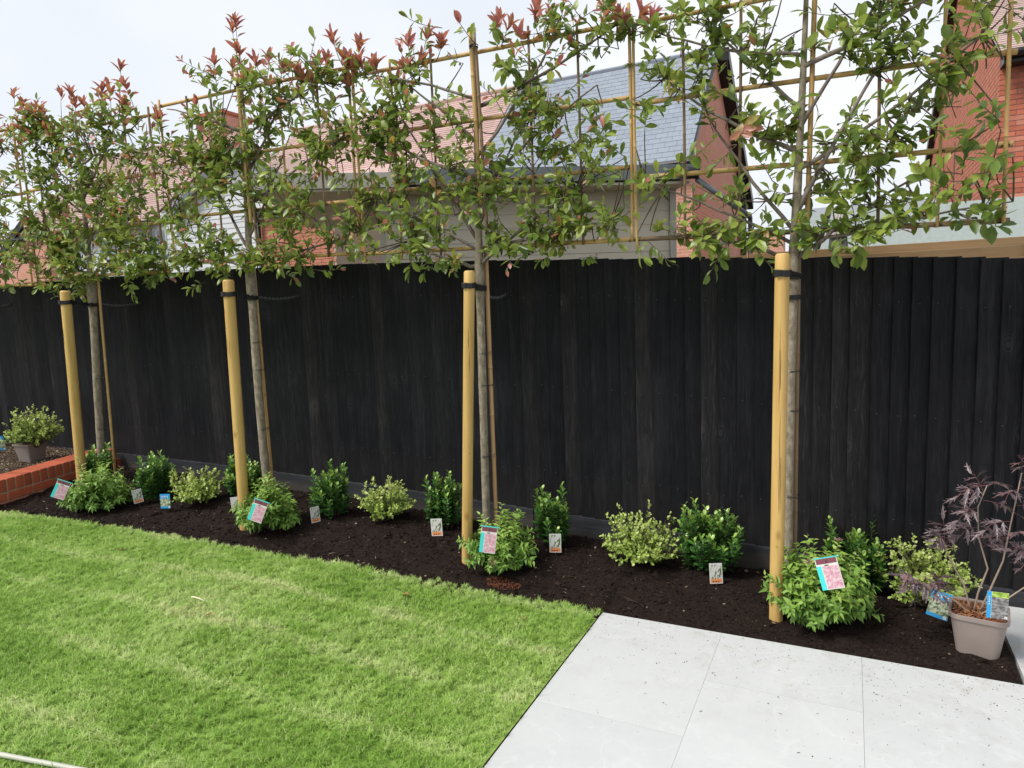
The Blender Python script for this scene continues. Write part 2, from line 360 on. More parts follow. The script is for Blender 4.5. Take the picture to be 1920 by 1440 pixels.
M_FLOWER = leafmat('faded pink flower', [(0, (0.22, 0.10, 0.08)), (0.5, (0.42, 0.25, 0.20)), (1, (0.62, 0.45, 0.40))], 0.8, 0.1, 0.1)
M_BRICK_N = simple('orange red brick', (0.40, 0.10, 0.05), 0.85, 0.22, 14, bump=0.35, spec=0.2)
M_MORTAR = simple('mortar', (0.36, 0.30, 0.235), 0.95, 0.2, 20, spec=0.1)
M_BRICK_F = simple('far red brick', (0.54, 0.22, 0.15), 0.9, 0.25, 6, spec=0.15)
M_BRICK_F2 = simple('deep red brick', (0.44, 0.14, 0.09), 0.9, 0.3, 6, spec=0.15)
M_BRICKTEX = brickmat('brickwork at a distance', (0.60, 0.27, 0.19), (0.50, 0.21, 0.145), (0.58, 0.43, 0.35))
M_SLATE = simple('blue grey slate', (0.235, 0.27, 0.32), 0.6, 0.10, 3, bump=0.1)
M_SLATE_B = simple('slate underlay', (0.07, 0.08, 0.10), 0.8)
M_TILE = simple('pinkish clay tile', (0.47, 0.32, 0.29), 0.85, 0.14, 5)
M_TILE_B = simple('tile shadow batten', (0.12, 0.05, 0.04), 0.9)
M_TILE2 = simple('brown clay tile', (0.40, 0.28, 0.245), 0.85, 0.16, 5)
M_TILE3 = simple('pale clay tile', (0.46, 0.34, 0.31), 0.85, 0.10, 5)
M_WHITEB = simple('white weatherboard', (0.58, 0.60, 0.62), 0.55, 0.04, 3)
M_CREAM = simple('cream cladding', (0.52, 0.47, 0.375), 0.6, 0.06, 2)
M_FASCIA = simple('cream fascia', (0.38, 0.36, 0.31), 0.6, 0.05, 2)
M_GREYF = simple('grey fascia', (0.13, 0.15, 0.155), 0.6, 0.12, 20)
M_BLACKP = simple('black plastic gutter', (0.010, 0.010, 0.012), 0.4, 0.2, 5)
M_RENDER = simple('pale green render', (0.46, 0.52, 0.50), 0.9, 0.10, 26, bump=0.4, spec=0.1)
M_GLASS = simple('far window glass', (0.20, 0.24, 0.28), 0.15, 0.2, 2, spec=0.6)
M_POT = simple('taupe plastic pot', (0.29, 0.235, 0.21), 0.55, 0.07, 14, bump=0.05)
M_POT2 = simple('grey taupe pot', (0.23, 0.19, 0.17), 0.6, 0.08, 14)
M_PARASOL = simple('grey parasol cloth', (0.42, 0.38, 0.35), 0.9, 0.2, 6)
M_PARASOL_D = simple('dark parasol cloth', (0.12, 0.115, 0.115), 0.9, 0.2, 6)
M_HOSE = simple('pale hose', (0.45, 0.45, 0.38), 0.5, 0.1, 10)
M_DEAD = simple('dead brown leaf', (0.30, 0.13, 0.05), 0.8, 0.3, 40)
M_STRAW = simple('bleached straw', (0.75, 0.68, 0.48), 0.7, 0.1, 40)
M_LBL_WHITE = simple('label white', (0.58, 0.565, 0.53), 0.35, 0.03, 20)
M_LBL_ORANGE = simple('label orange', (0.72, 0.24, 0.08), 0.35, 0.05, 20)
M_LBL_AQUA = simple('label aqua', (0.05, 0.55, 0.52), 0.35, 0.03, 20)
M_LBL_BLUE = simple('label blue', (0.02, 0.30, 0.62), 0.35, 0.03, 20)
M_LBL_MAROON = simple('label maroon', (0.16, 0.045, 0.06), 0.35, 0.3, 120)
M_LBL_DARK = simple('label dark print', (0.03, 0.02, 0.02), 0.4, 0.1, 20)
def printmat(name, bg, spots, scale, thr=(0.45, 0.55), stretch=(1, 1, 1)):
    t = NT(name); v = t.mapping(t.obj(), scale=stretch); nz = t.noise(v, scale, 3.0, 0.6, Distortion=0.5)
    c = t.ramp(nz, [(thr[0], bg), (thr[1], spots)])
    c = t.mix(t.math('MULTIPLY', t.noise(v, scale * 2.3, 2.0), 0.4), c, bg)
    t.princ(c, 0.3, 0.4); return t.m
M_PR_WHITE = printmat('white flower photo', (0.09, 0.12, 0.04), (0.66, 0.66, 0.62), 62, (0.44, 0.5), (1, 1, 0.4))
M_PR_PINK = printmat('pink flower photo', (0.46, 0.20, 0.27), (0.62, 0.50, 0.50), 70, (0.4, 0.6))
M_PR_GREEN = printmat('leaf photo', (0.05, 0.09, 0.04), (0.55, 0.60, 0.42), 60, (0.4, 0.58))
M_PR_GREY = printmat('dark leaf photo', (0.09, 0.09, 0.09), (0.38, 0.36, 0.36), 45, (0.4, 0.62), (1, 1, 2.2))
M_PR_LIME = printmat('lime leaf photo', (0.15, 0.30, 0.03), (0.50, 0.60, 0.12), 60)

# ------------------------------------------------------------------ ground sheets
mb = MB(); mb.add([(-300, -300, -0.35), (300, -300, -0.35), (300, 300, -0.35), (-300, 300, -0.35)], [(0, 1, 2, 3)])
tag(build('ground', mb, simple('earth', (0.10, 0.085, 0.05), 0.95, 0.3, 2), loc=(0, 0, 0)), kind='structure')

def grid(name, xs, ys, zf, mat):
    X, Y = np.meshgrid(xs, ys, indexing='ij'); Z = zf(X, Y)
    V = np.stack([X.ravel(), Y.ravel(), Z.ravel()], 1); nx, ny = X.shape
    i, j = np.meshgrid(np.arange(nx - 1), np.arange(ny - 1), indexing='ij'); a = (i * ny + j).ravel()
    F = np.stack([a, a + ny, a + ny + 1, a + 1], 1)
    me = mesh_np(name, V, F, None, mat); o = bpy.data.objects.new(name, me); col.objects.link(o); o['kind'] = 'structure'; return o
# lawn: follows the bed edge; strip of unit parameters stretched to the edge
nx, ny = 160, 70
U = np.linspace(-9.0, -1.142, nx); P = np.linspace(0, 1, ny)
XX = np.repeat(U[:, None], ny, 1); YY = -1.5 + (lawn_edge(XX) + 0.02 * fbm(XX, XX * 0, 5.0, 3, 5) * 2 - 0.012 + 1.5) * P[None, :]
edge_d = np.minimum((lawn_edge(XX) - YY), (-1.14 - XX))
ZZ = GL(XX) + 0.018 * fbm(XX, YY, 1.7, 4, 2) * np.clip(edge_d / 0.3, 0, 1) + 0.004
ZZ[:, -1] -= 0.05
V = np.stack([XX.ravel(), YY.ravel(), ZZ.ravel()], 1)
i, j = np.meshgrid(np.arange(nx - 1), np.arange(ny - 1), indexing='ij'); a = (i * ny + j).ravel()
me = mesh_np('lawn', V, np.stack([a, a + ny, a + ny + 1, a + 1], 1), None, M_LAWN)
o = bpy.data.objects.new('lawn', me); col.objects.link(o); o['kind'] = 'structure'

def bedz(X, Y):
    z = H(X, Y) + 0.030 * fbm(X, Y, 3.5, 3, 11) + 0.030 * fbm(X, Y, 16.0, 4, 21) - 0.006
    le = np.where(X < -1.14, lawn_edge(X), 3.26)
    z = z - 0.05 * np.clip((le + 0.06 - Y) / 0.06, 0, 1) + 0.022 * sm((X + 0.2) / 0.7) * np.clip((0.658 - X) / 0.03, 0.5, 1)
    return z
grid('soil_bed', np.arange(-7.4, 0.664, 0.0135), np.arange(2.55, 4.16, 0.0135), bedz, M_SOIL)
bpy.data.objects['soil_bed']

# ------------------------------------------------------------------ patio
patio = bpy.data.objects.new('patio', None); col.objects.link(patio); patio['kind'] = 'structure'
J = 0.0005
cols = [(-1.139, -0.533, [3.248, 2.383, 1.483, 0.583, -0.317]), (-0.533, 0.070, [3.248, 2.80, 1.90, 1.0, 0.1, -0.8]),
        (0.070, 0.672, [3.248, 2.35, 1.45, 0.55, -0.35]), (0.672, 1.274, [4.06, 3.25, 2.35, 1.45, 0.55, -0.35]), (1.274, 1.876, [4.06, 3.7, 2.8, 1.9, 1.0, 0.1, -0.8])]
for x0, x1, ys in cols:
    for y1, y0 in zip(ys[:-1], ys[1:]):
        mb = MB(); mb.box(x0 + J, x1 - J, y0 + J, y1 - J, -0.022, random.uniform(-0.0006, 0.0006))
        o = build('slab', mb, M_PAVE, patio, loc=((x0 + x1) / 2, (y0 + y1) / 2, 0)); 
mb = MB()
for x0, x1, ys in cols: mb.box(x0 + 0.001, x1 - 0.001, ys[-1], ys[0] - 0.001, -0.06, -0.0016)
build('grout_bed', mb, simple('grout', (0.50, 0.50, 0.50), 0.9, 0.1, 20), patio)

# ------------------------------------------------------------------ soil crumbs, chips and debris (uncountable: stuff)
def scatter(name, tmpl, pts, rots, scs, mat, kind='stuff', parent=None, tints=None):
    """joins many small copies of the template meshes into one object"""
    Vs, Fs, Ts, off = [], [], [], 0
    K = rng.integers(0, len(tmpl), len(pts))
    for k, (tv, tf) in enumerate(tmpl):
        sel = np.nonzero(K == k)[0]; n = len(sel)
        if n == 0: continue
        a = rots[sel]; ca, sa = np.cos(a), np.sin(a)
        v = tv[None] * scs[sel][:, None, None]
        # tilt about x then spin about z
        b = rng.uniform(-0.7, 0.7, n); cb, sb = np.cos(b)[:, None], np.sin(b)[:, None]
        y = v[:, :, 1] * cb - v[:, :, 2] * sb; z = v[:, :, 1] * sb + v[:, :, 2] * cb; x = v[:, :, 0]
        X = x * ca[:, None] - y * sa[:, None]; Y = x * sa[:, None] + y * ca[:, None]
        W = np.stack([X, Y, z], 2) + pts[sel][:, None, :]
        F = tf[None] + (off + np.arange(n) * len(tv))[:, None, None]
        Vs.append(W.reshape(-1, 3)); Fs.append(F.reshape(-1, tf.shape[1])); off += n * len(tv)
        tt = rng.random(n) if tints is None else tints[sel]
        Ts.append(np.repeat(tt, len(tv)))
    L = root_loc(parent)
    me = mesh_np(name, np.concatenate(Vs) - np.array(L)[None], np.concatenate(Fs), np.concatenate(Ts), mat, smooth=False)
    o = bpy.data.objects.new(name, me); col.objects.link(o); o.parent = parent
    if kind: o['kind'] = kind
    return o
def crumb_t(seed, sx, sy, sz):
    r = np.random.default_rng(seed)
    v = np.array([(1, 0, 0), (-1, 0, 0), (0, 1, 0), (0, -1, 0), (0, 0, 1), (0, 0, -1)], float) * r.uniform(0.6, 1.1, (6, 1)) * (sx, sy, sz)
    v += r.uniform(-0.2, 0.2, v.shape) * (sx, sy, sz)
    f = np.array([(0, 2, 4), (2, 1, 4), (1, 3, 4), (3, 0, 4), (2, 0, 5), (1, 2, 5), (3, 1, 5), (0, 3, 5)])
    return v, f
CR = [crumb_t(s, 1, 0.8, 0.6) for s in range(6)] + [crumb_t(10 + s, 2.6, 0.35, 0.25) for s in range(3)]
n = 62000
x = rng.uniform(-6.3, 0.655, n); y = rng.uniform(2.6, 4.11, n)
le = np.where(x < -1.14, lawn_edge(x) + 0.005, 3.252); ok = (y > le); x, y = x[ok], y[ok]
z = bedz(x, y); s = np.exp(rng.normal(-5.5, 0.55, len(x)))
ct = 0.75 * rng.random(len(x)) ** 1.5 - 0.4; lite = rng.random(len(x)) < 0.02; ct[lite] = rng.uniform(0.88, 1.0, lite.sum())
t = NT('compost crumb 2'); aa = t.n('Attribute', _attribute_name='tint').outputs['Fac']
t.princ(t.ramp(aa, [(0, (0.013, 0.008, 0.0065)), (0.35, (0.045, 0.029, 0.022)), (0.8, (0.10, 0.066, 0.046)), (0.9, (0.16, 0.11, 0.07)), (1, (0.34, 0.28, 0.21))]), 0.9, 0.12)
M_CRUMB = t.m
scatter('soil_crumbs', CR, np.stack([x, y, z + s * 0.3], 1), rng.uniform(0, 6.28, len(x)), s, M_CRUMB, tints=np.clip(ct, 0, 1))
# soil crumbs spilt on the paving
n = 1150
x = rng.uniform(-1.13, 1.3, n); d = rng.exponential(0.28, n); y = 3.235 - d; ok = (y > 1.3); x, y = x[ok], y[ok]
s = np.exp(rng.normal(-6.45, 0.45, len(x)))
scatter('spilt_soil', CR, np.stack([x, y, s * 0.4 + 0.0005], 1), rng.uniform(0, 6.28, len(x)), s, M_CRUMB, tints=rng.random(len(x)) * 0.5)
# clumps near the bed edge
# pebbles
pb = []
SL = ['small buff stone by the gravel board, left of the round pale shrub', 'buff stone by the fence foot, right of the narrow upright shrub', 'small stone at the fence foot behind the wide pale shrub', 'largest buff stone, between the wide pale shrub and the broad dark shrub', 'buff stone at the fence foot beside the broad dark shrub', 'small clod of stone at the lawn edge left of the middle stake', 'flat stone at the lawn edge left of the middle stake', 'small stone at the fence foot behind the middle trunk', 'stone at the fence foot in the left half of the bed', 'tiny stone alone in the compost left of the thick stake']
for (px, py, s) in ((-3.05, 4.0, .022), (-1.42, 3.95, .028), (-1.2, 4.02, .02), (-0.98, 4.03, .035), (-0.52, 4.0, .03), (-2.18, 3.16, .018), (-2.26, 3.13, .022), (-2.62, 4.02, .018), (-4.6, 4.0, .025), (-0.75, 3.4, .012)):
    mb = MB(); v, f = crumb_t(int(abs(px) * 100), 1, 0.8, 0.55)
    zz = float(bedz(np.array(px), np.array(py)))
    mb.add([(px + a * s, py + b * s, zz + c * s + s * 0.3) for a, b, c in v.tolist()], f.tolist())
    o = build('stone', mb, simple('buff stone', (0.22, 0.16, 0.11), 0.9, 0.3, 20), None, smooth=True, loc=(px, py, zz))
    sb = o.modifiers.new('s', 'SUBSURF'); sb.levels = 2; sb.render_levels = 2
    tag(o, SL.pop(0), 'stone', 'stones lying in the planting bed')

# ------------------------------------------------------------------ grass (uncountable: stuff, instanced tufts)
def tuft(seed, nb=18, L=0.031, dry=0.06):
    r = np.random.default_rng(seed); V, F, T = [], [], []
    for b in range(nb):
        a = r.uniform(0, 6.28); rad = r.uniform(0, 0.017); bx, by = rad * math.cos(a), rad * math.sin(a)
        d = r.uniform(0, 6.28); ln = L * r.uniform(0.55, 1.25); lean = r.uniform(0.3, 1.25); w_ = r.uniform(0.0009, 0.0017)
        tt = 0.75 if r.random() < dry else r.uniform(0, 0.12)
        o = len(V); sx, sy = -math.sin(d) * w_, math.cos(d) * w_
        for i, (h, ww) in enumerate(((0, 1), (0.4, 1.0), (0.75, 0.7))):
            out_ = ln * lean * h * h * 0.9; z_ = ln * (h - 0.35 * lean * h * h)
            cx, cy = bx + math.cos(d) * out_, by + math.sin(d) * out_
            V += [(cx - sx * ww, cy - sy * ww, z_), (cx + sx * ww, cy + sy * ww, z_)]; T += [tt, tt]
        out_ = ln * lean * 0.9; V.append((bx + math.cos(d) * out_, by + math.sin(d) * out_, ln * (1 - 0.35 * lean))); T.append(tt)
        F += [(o, o + 1, o + 3, o + 2), (o + 2, o + 3, o + 5, o + 4), (o + 4, o + 5, o + 6)]
    return mesh_np('grass_tuft', V, F, T, M_GRASS, smooth=False)
tcol = bpy.data.collections.new('grass_tufts')
for s in range(8):
    o = bpy.data.objects.new('tuft_source', tuft(100 + s, dry=0.02 if s < 6 else 0.12)); tcol.objects.link(o)
n = 78000
x = rng.uniform(-7.3, -1.142, n); y = rng.uniform(0.3, 3.3, n)
e = lawn_edge(x) + 0.02 * fbm(x, x * 0, 5.0, 3, 5) * 2
ok = (y < e + rng.uniform(-0.035, 0.025, n)) & (x < -1.146 - rng.uniform(0, 0.03, n) ** 1.0)
# keep only what the lens and a step to the side could see
ok &= (x > -0.2 - 2.35 * y) & (rng.random(n) < 1.15 - 0.0 * y)
x, y = x[ok], y[ok]
edge_d = np.minimum(lawn_edge(x) - y, -1.14 - x)
z = GL(x) + 0.018 * fbm(x, y, 1.7, 4, 2) * np.clip(edge_d / 0.3, 0, 1) + 0.004
P_ = np.stack([x, y, z], 1)
me = bpy.data.meshes.new('grass'); me.from_pydata(P_.tolist(), [], []);
a = me.attributes.new('sc', 'FLOAT', 'POINT'); patch = fbm(x, y, 2.5, 3, 40)
a.data.foreach_set('value', (0.85 + 0.5 * patch + rng.uniform(-0.2, 0.25, len(x))).astype(np.float32))
a = me.attributes.new('rot', 'FLOAT_VECTOR', 'POINT')
dirn = 6.28 * fbm(x, y, 1.2, 2, 60) * 1.5
R3 = np.stack([0.35 * np.sin(dirn) + rng.uniform(-.15, .15, len(x)), 0.35 * np.cos(dirn) + rng.uniform(-.15, .15, len(x)), rng.uniform(0, 6.28, len(x))], 1)
a.data.foreach_set('vector', R3.astype(np.float32).ravel())
go = bpy.data.objects.new('grass', me); col.objects.link(go)
ng = bpy.data.node_groups.new('grass_gn', 'GeometryNodeTree')
ng.interface.new_socket('Geometry', in_out='INPUT', socket_type='NodeSocketGeometry'); ng.interface.new_socket('Geometry', in_out='OUTPUT', socket_type='NodeSocketGeometry')
gi_ = ng.nodes.new('NodeGroupInput'); g_o = ng.nodes.new('NodeGroupOutput')
ci = ng.nodes.new('GeometryNodeCollectionInfo'); ci.inputs[0].default_value = tcol; ci.inputs['Separate Children'].default_value = True; ci.inputs['Reset Children'].default_value = True
ip = ng.nodes.new('GeometryNodeInstanceOnPoints'); ip.inputs['Pick Instance'].default_value = True
na = ng.nodes.new('GeometryNodeInputNamedAttribute'); na.data_type = 'FLOAT'; na.inputs[0].default_value = 'sc'
nr = ng.nodes.new('GeometryNodeInputNamedAttribute'); nr.data_type = 'FLOAT_VECTOR'; nr.inputs[0].default_value = 'rot'
ng.links.new(gi_.outputs[0], ip.inputs['Points']); ng.links.new(ci.outputs[0], ip.inputs['Instance'])
ng.links.new(na.outputs[0], ip.inputs['Scale']); ng.links.new(nr.outputs[0], ip.inputs['Rotation']); ng.links.new(ip.outputs[0], g_o.inputs[0])
md = go.modifiers.new('grass', 'NODES'); md.node_group = ng
tag(go, 'short green lawn grass with paler straw coloured turf seams', 'grass', kind='stuff')

# ------------------------------------------------------------------ black fence: each board its own part
D = 4.1107
fence = empty('timber_fence', (-3.8, D, 0.1), 'black stained closeboard timber fence behind the row of trees', 'fence')
edges = [0.665, 0.571, 0.471, 0.37, 0.281, 0.196, 0.102, -0.005, -0.09]
xx = -0.09
while xx > -9.3:
    xx -= random.choice([0.086, 0.092, 0.1, 0.104, 0.108, 0.098]); edges.append(xx)
e2 = [0.665]
while e2[-1] < 1.9: e2.append(e2[-1] + random.uniform(0.09, 0.108))
edges = sorted(set(edges + e2))
for i in range(len(edges) - 1):
    x0, x1 = edges[i], edges[i + 1] + 0.024
    zc = float(g(np.array((x0 + x1) / 2)))
    top = zc + 1.80 + random.uniform(-0.004, 0.004); bot = zc + 0.118 + random.uniform(-0.010, 0.012)
    # feather edge: thick on its left side where it laps over its neighbour
    yo = D + random.uniform(-0.0015, 0.0015); tw = random.uniform(-0.002, 0.002)
    k0, k1 = 0.020, 0.007
    nz_ = 7; V_ = []; 
    for q in range(nz_):
        zz = bot + (top - bot) * q / (nz_ - 1); wob = random.uniform(-0.0011, 0.0011); lx = random.uniform(-0.001, 0.001)
        V_ += [(x0 + lx, yo - 0.017 + wob + tw, zz), (x1, yo + 0.010 + wob - tw, zz), (x1, yo + 0.017, zz), (x0 + lx, yo + 0.000, zz)]
    F_ = [(3, 2, 1, 0), tuple(4 * (nz_ - 1) + c for c in (0, 1, 2, 3))]
    for q in range(nz_ - 1):
        for c in range(4): F_.append((4 * q + c, 4 * q + (c + 1) % 4, 4 * (q + 1) + (c + 1) % 4, 4 * (q + 1) + c))
    mb = MB(); mb.add(V_, F_)
    build('fence_board', mb, M_BLACK, fence, bevel=0.0022, loc=((x0 + x1) / 2, yo, zc))
nails = MB()
for i in range(len(edges) - 1):
    for zn in (0.40, 0.98, 1.56):
        xn = edges[i] + 0.03 + random.uniform(-0.006, 0.006); zz = float(g(np.array(xn))) + zn + random.uniform(-0.012, 0.012)
        nails.box(xn - 0.0022, xn + 0.0022, D - 0.0135, D - 0.004, zz - 0.0022, zz + 0.0022)
build('nail_heads', nails, simple('galvanised nail', (0.07, 0.07, 0.075), 0.6, 0.6, 40), fence, kind='stuff')
x = -9.4
for L in [2.0, 1.83, 1.83, 1.83, 1.83, 1.83]:
    x1 = x + L; mb = MB(); za, zb = float(g(np.array(x))), float(g(np.array(x1)))
    n_ = 6; V_ = []
    for q in range(n_ + 1):
        xq = x + 0.003 + (L - 0.006) * q / n_; zq = float(g(np.array(xq)))
        V_ += [(xq, D - 0.022, zq - 0.07), (xq, D - 0.022, zq + 0.127), (xq, D + 0.012, zq + 0.127), (xq, D + 0.012, zq - 0.07)]
    F_ = [(0, 1, 2, 3), tuple(4 * n_ + c for c in (3, 2, 1, 0))]
    for q in range(n_):
        for c in range(4): F_.append((4 * q + c, 4 * (q + 1) + c, 4 * (q + 1) + (c + 1) % 4, 4 * q + (c + 1) % 4))
    mb.add(V_, F_); build('gravel_board', mb, M_GRAVEL, fence, bevel=0.003, loc=(x + L / 2, D, float(g(np.array(x + L / 2)))))
    x = x1
for zr in (0.35, 0.95, 1.55):       # arris rails at the back
    mb = MB(); pts = [(xq, D + 0.045, float(g(np.array(xq))) + zr) for xq in np.linspace(-9.2, 1.8, 12)]
    mb.tube(pts, 0.03, 4); build('arris_rail', mb, M_BLACK, fence)
for xq in np.arange(-9.0, 1.9, 1.83):
    zq = float(g(np.array(xq))); mb = MB(); mb.box(xq - 0.05, xq + 0.05, D + 0.08, D + 0.18, zq - 0.3, zq + 1.72); build('post', mb, M_BLACK, fence)

# ------------------------------------------------------------------ brick planter wall at the left
wall = empty('brick_planter_wall', (-6.1, 3.3, 0.2), 'low orange red brick retaining wall with a header course on top', 'wall')
wa, wb = Vector((-5.80, 2.30, 0)), Vector((-6.26, 4.09, 0))
wd = (wb - wa).normalized(); wn = Vector((wd.y, -wd.x, 0))      # towards +x
Lw = (wb - wa).length; th = 0.218
def wbrick(s0, s1, z0, z1, d0, d1, name='brick', shared={}):
    c = wa + wd * ((s0 + s1) / 2) - wn * ((d0 + d1) / 2); c.z = (z0 + z1) / 2
    mb = MB(); j = random.uniform(-0.0015, 0.0015)
    mb.obox(c + wn * j, wd * (s1 - s0) / 2, wn * (d1 - d0) / 2, Vector((0, 0, (z1 - z0) / 2)))
    return build(name, mb, M_BRICK_N, wall, bevel=0.004, loc=c)
s = 0.0
while s < Lw - 0.05:
    wbrick(s, s + 0.0655, 0.302, 0.401 + random.uniform(-0.001, 0.001), 0, th); s += 0.0755
for z0, off in ((0.227, 0.0), (0.152, 0.1125)):
    s = -off
    while s < Lw - 0.02:
        a, b = max(s, 0), min(s + 0.215, Lw)
        if b - a > 0.03: wbrick(a, b, z0, z0 + 0.065, 0, 0.1025); wbrick(a, b, z0, z0 + 0.065, 0.1155, th)
        s += 0.225
mb = MB(); c = wa + wd * Lw / 2 - wn * th / 2; c.z = 0.20
mb.obox(c, wd * (Lw / 2 - 0.06), wn * (th / 2 - 0.005), Vector((0, 0, 0.194))); build('mortar', mb, M_MORTAR, wall)
def raisedz(X, Y): return np.where(X > -5.80 - (Y - 2.3) * 0.257 - 0.11, -0.3, 0.0) + 0.335 + 0.03 * fbm(X, Y, 14.0, 4, 77) + 0.02 * fbm(X, Y, 3.0, 2, 78)
grid('raised_soil', np.arange(-9.0, -6.13, 0.02), np.arange(2.3, 4.10, 0.02), raisedz, M_SOIL2)
n = 9000; x = rng.uniform(-8.6, -6.02, n); y = rng.uniform(2.7, 4.09, n); ok = x < -6.03 - (y - 2.3) * 0.257; x, y = x[ok], y[ok]; n = len(x)
t = NT('bark mulch'); aa = t.n('Attribute', _attribute_name='tint').outputs['Fac']
t.princ(t.ramp(aa, [(0, (0.02, 0.013, 0.009)), (0.5, (0.09, 0.06, 0.04)), (0.8, (0.25, 0.19, 0.13)), (1, (0.5, 0.42, 0.32))]), 0.9, 0.12); M_MULCH = t.m
scatter('bark_mulch', CR, np.stack([x, y, raisedz(x, y) + 0.004], 1), rng.uniform(0, 6.28, n), np.exp(rng.normal(-4.9, 0.35, n)), M_MULCH)

# ------------------------------------------------------------------ leaves
LT = {}
def leaf_template(w=0.46, fold=0.10, curl=0.16, kind='oval'):
    prof = {'oval': [(0.16, 0.30), (0.45, 0.50), (0.78, 0.34)], 'lance': [(0.14, 0.34), (0.36, 0.5), (0.70, 0.26)], 'obov': [(0.22, 0.22), (0.55, 0.46), (0.82, 0.38)]}[kind]
    v = [(0, 0, 0)]
    for (y_, w_) in prof:
        dz = -curl * y_ * y_
        v += [(-w_ * w, y_, fold * w * 2 * w_ + dz), (0, y_, dz), (w_ * w, y_, fold * w * 2 * w_ + dz)]
    v.append((0, 1, -curl)); v = np.array(v)
    f = [(0, 2, 1), (0, 3, 2), (1, 2, 5, 4), (2, 3, 6, 5), (4, 5, 8, 7), (5, 6, 9, 8), (7, 8, 10), (8, 9, 10)]
    return v, f
def frame(d, n):
    d = np.asarray(d, float); n = np.asarray(n, float)
    d = d / np.linalg.norm(d, axis=-1, keepdims=True)
    n = n - d * np.sum(n * d, -1, keepdims=True); n = n / (np.linalg.norm(n, axis=-1, keepdims=True) + 1e-9)
    return np.cross(d, n), d, n
class Leaves:
    def __init__(s): s.b = []; s.d = []; s.n = []; s.l = []; s.t = []; s.k = []
    def add(s, b, d, n, l, t, k=0): s.b.append(tuple(b)); s.d.append(tuple(d)); s.n.append(tuple(n)); s.l.append(l); s.t.append(t); s.k.append(k)
    def arrays(s): return [np.array(q, float) for q in (s.b, s.d, s.n, s.l, s.t)]
    def emit(s, tmpls, mat, parent, n_parts=0, mass='foliage', leafname='leaf'):
        if not s.b: return
        B, Dd, Nn, Ln, T = s.arrays(); K = np.array(s.k) % len(tmpls)
        A, Dd, Nn = frame(Dd, Nn)
        view = B - np.array(CAM)[None]; dist = np.linalg.norm(view, axis=1); view /= dist[:, None]
        face = np.abs(np.sum(view * Nn, 1)) * Ln / dist
        order = np.argsort(-face); parts = order[:n_parts]; rest = order[n_parts:]
        # the parts: shared meshes, one per template and tint step
        for i in parts:
            tq = round(T[i] * 12) / 12; key = (mat.name, K[i], tq)
            if key not in LT:
                v, f = tmpls[K[i]]; LT[key] = mesh_np('leaf_mesh', v, f, np.full(len(v), tq), mat)
            R_ = Matrix(((*(A[i] * Ln[i]),), (*(Dd[i] * Ln[i]),), (*(Nn[i] * Ln[i]),))).transposed().to_4x4(); R_.translation = Vector(B[i])
            put(leafname, LT[key], R_, parent)
        if len(rest):
            Vs, Fs, Ts, off = [], [], [], 0
            for k, (v, f) in enumerate(tmpls):
                sel = rest[K[rest] == k]
                if len(sel) == 0: continue
                W = (v[None, :, 0, None] * A[sel][:, None] + v[None, :, 1, None] * Dd[sel][:, None] + v[None, :, 2, None] * Nn[sel][:, None]) * Ln[sel][:, None, None] + B[sel][:, None]
                Vs.append(W.reshape(-1, 3))
                for q in range(len(sel)): Fs += [tuple(c + off + q * len(v) for c in ff) for ff in f]
                Ts.append(np.repeat(T[sel], len(v))); off += len(sel) * len(v)
            L0 = root_loc(parent)
            me = mesh_np(mass, np.concatenate(Vs) - np.array(L0)[None], Fs, np.concatenate(Ts), mat)
            o = bpy.data.objects.new(mass, me); col.objects.link(o); o.parent = parent; o['kind'] = 'stuff'
def rv(s=1.0): return Vector((random.gauss(0, s), random.gauss(0, s), random.gauss(0, s)))

T_OVAL = [leaf_template(0.46, 0.14, 0.12), leaf_template(0.54, 0.06, 0.28), leaf_template(0.44, 0.30, -0.05, 'obov'), leaf_template(0.50, 0.2, 0.38, 'obov'), leaf_template(0.34, 0.30, 0.30), leaf_template(0.30, 0.4, -0.15, 'obov')]
T_SMALL = [leaf_template(0.75, 0.12, 0.1), leaf_template(0.65, 0.2, -0.1, 'obov')]
T_LANCE = [leaf_template(0.42, 0.2, 0.2, 'lance'), leaf_template(0.5, 0.1, 0.4, 'lance'), leaf_template(0.36, 0.3, 0.05, 'lance')]
T_SKIM = [leaf_template(0.60, 0.2, 0.1, 'obov'), leaf_template(0.56, 0.1, 0.25, 'obov')]
T_THIN = [leaf_template(0.24, 0.2, 0.25, 'lance'), leaf_template(0.2, 0.3, 0.05, 'lance')]

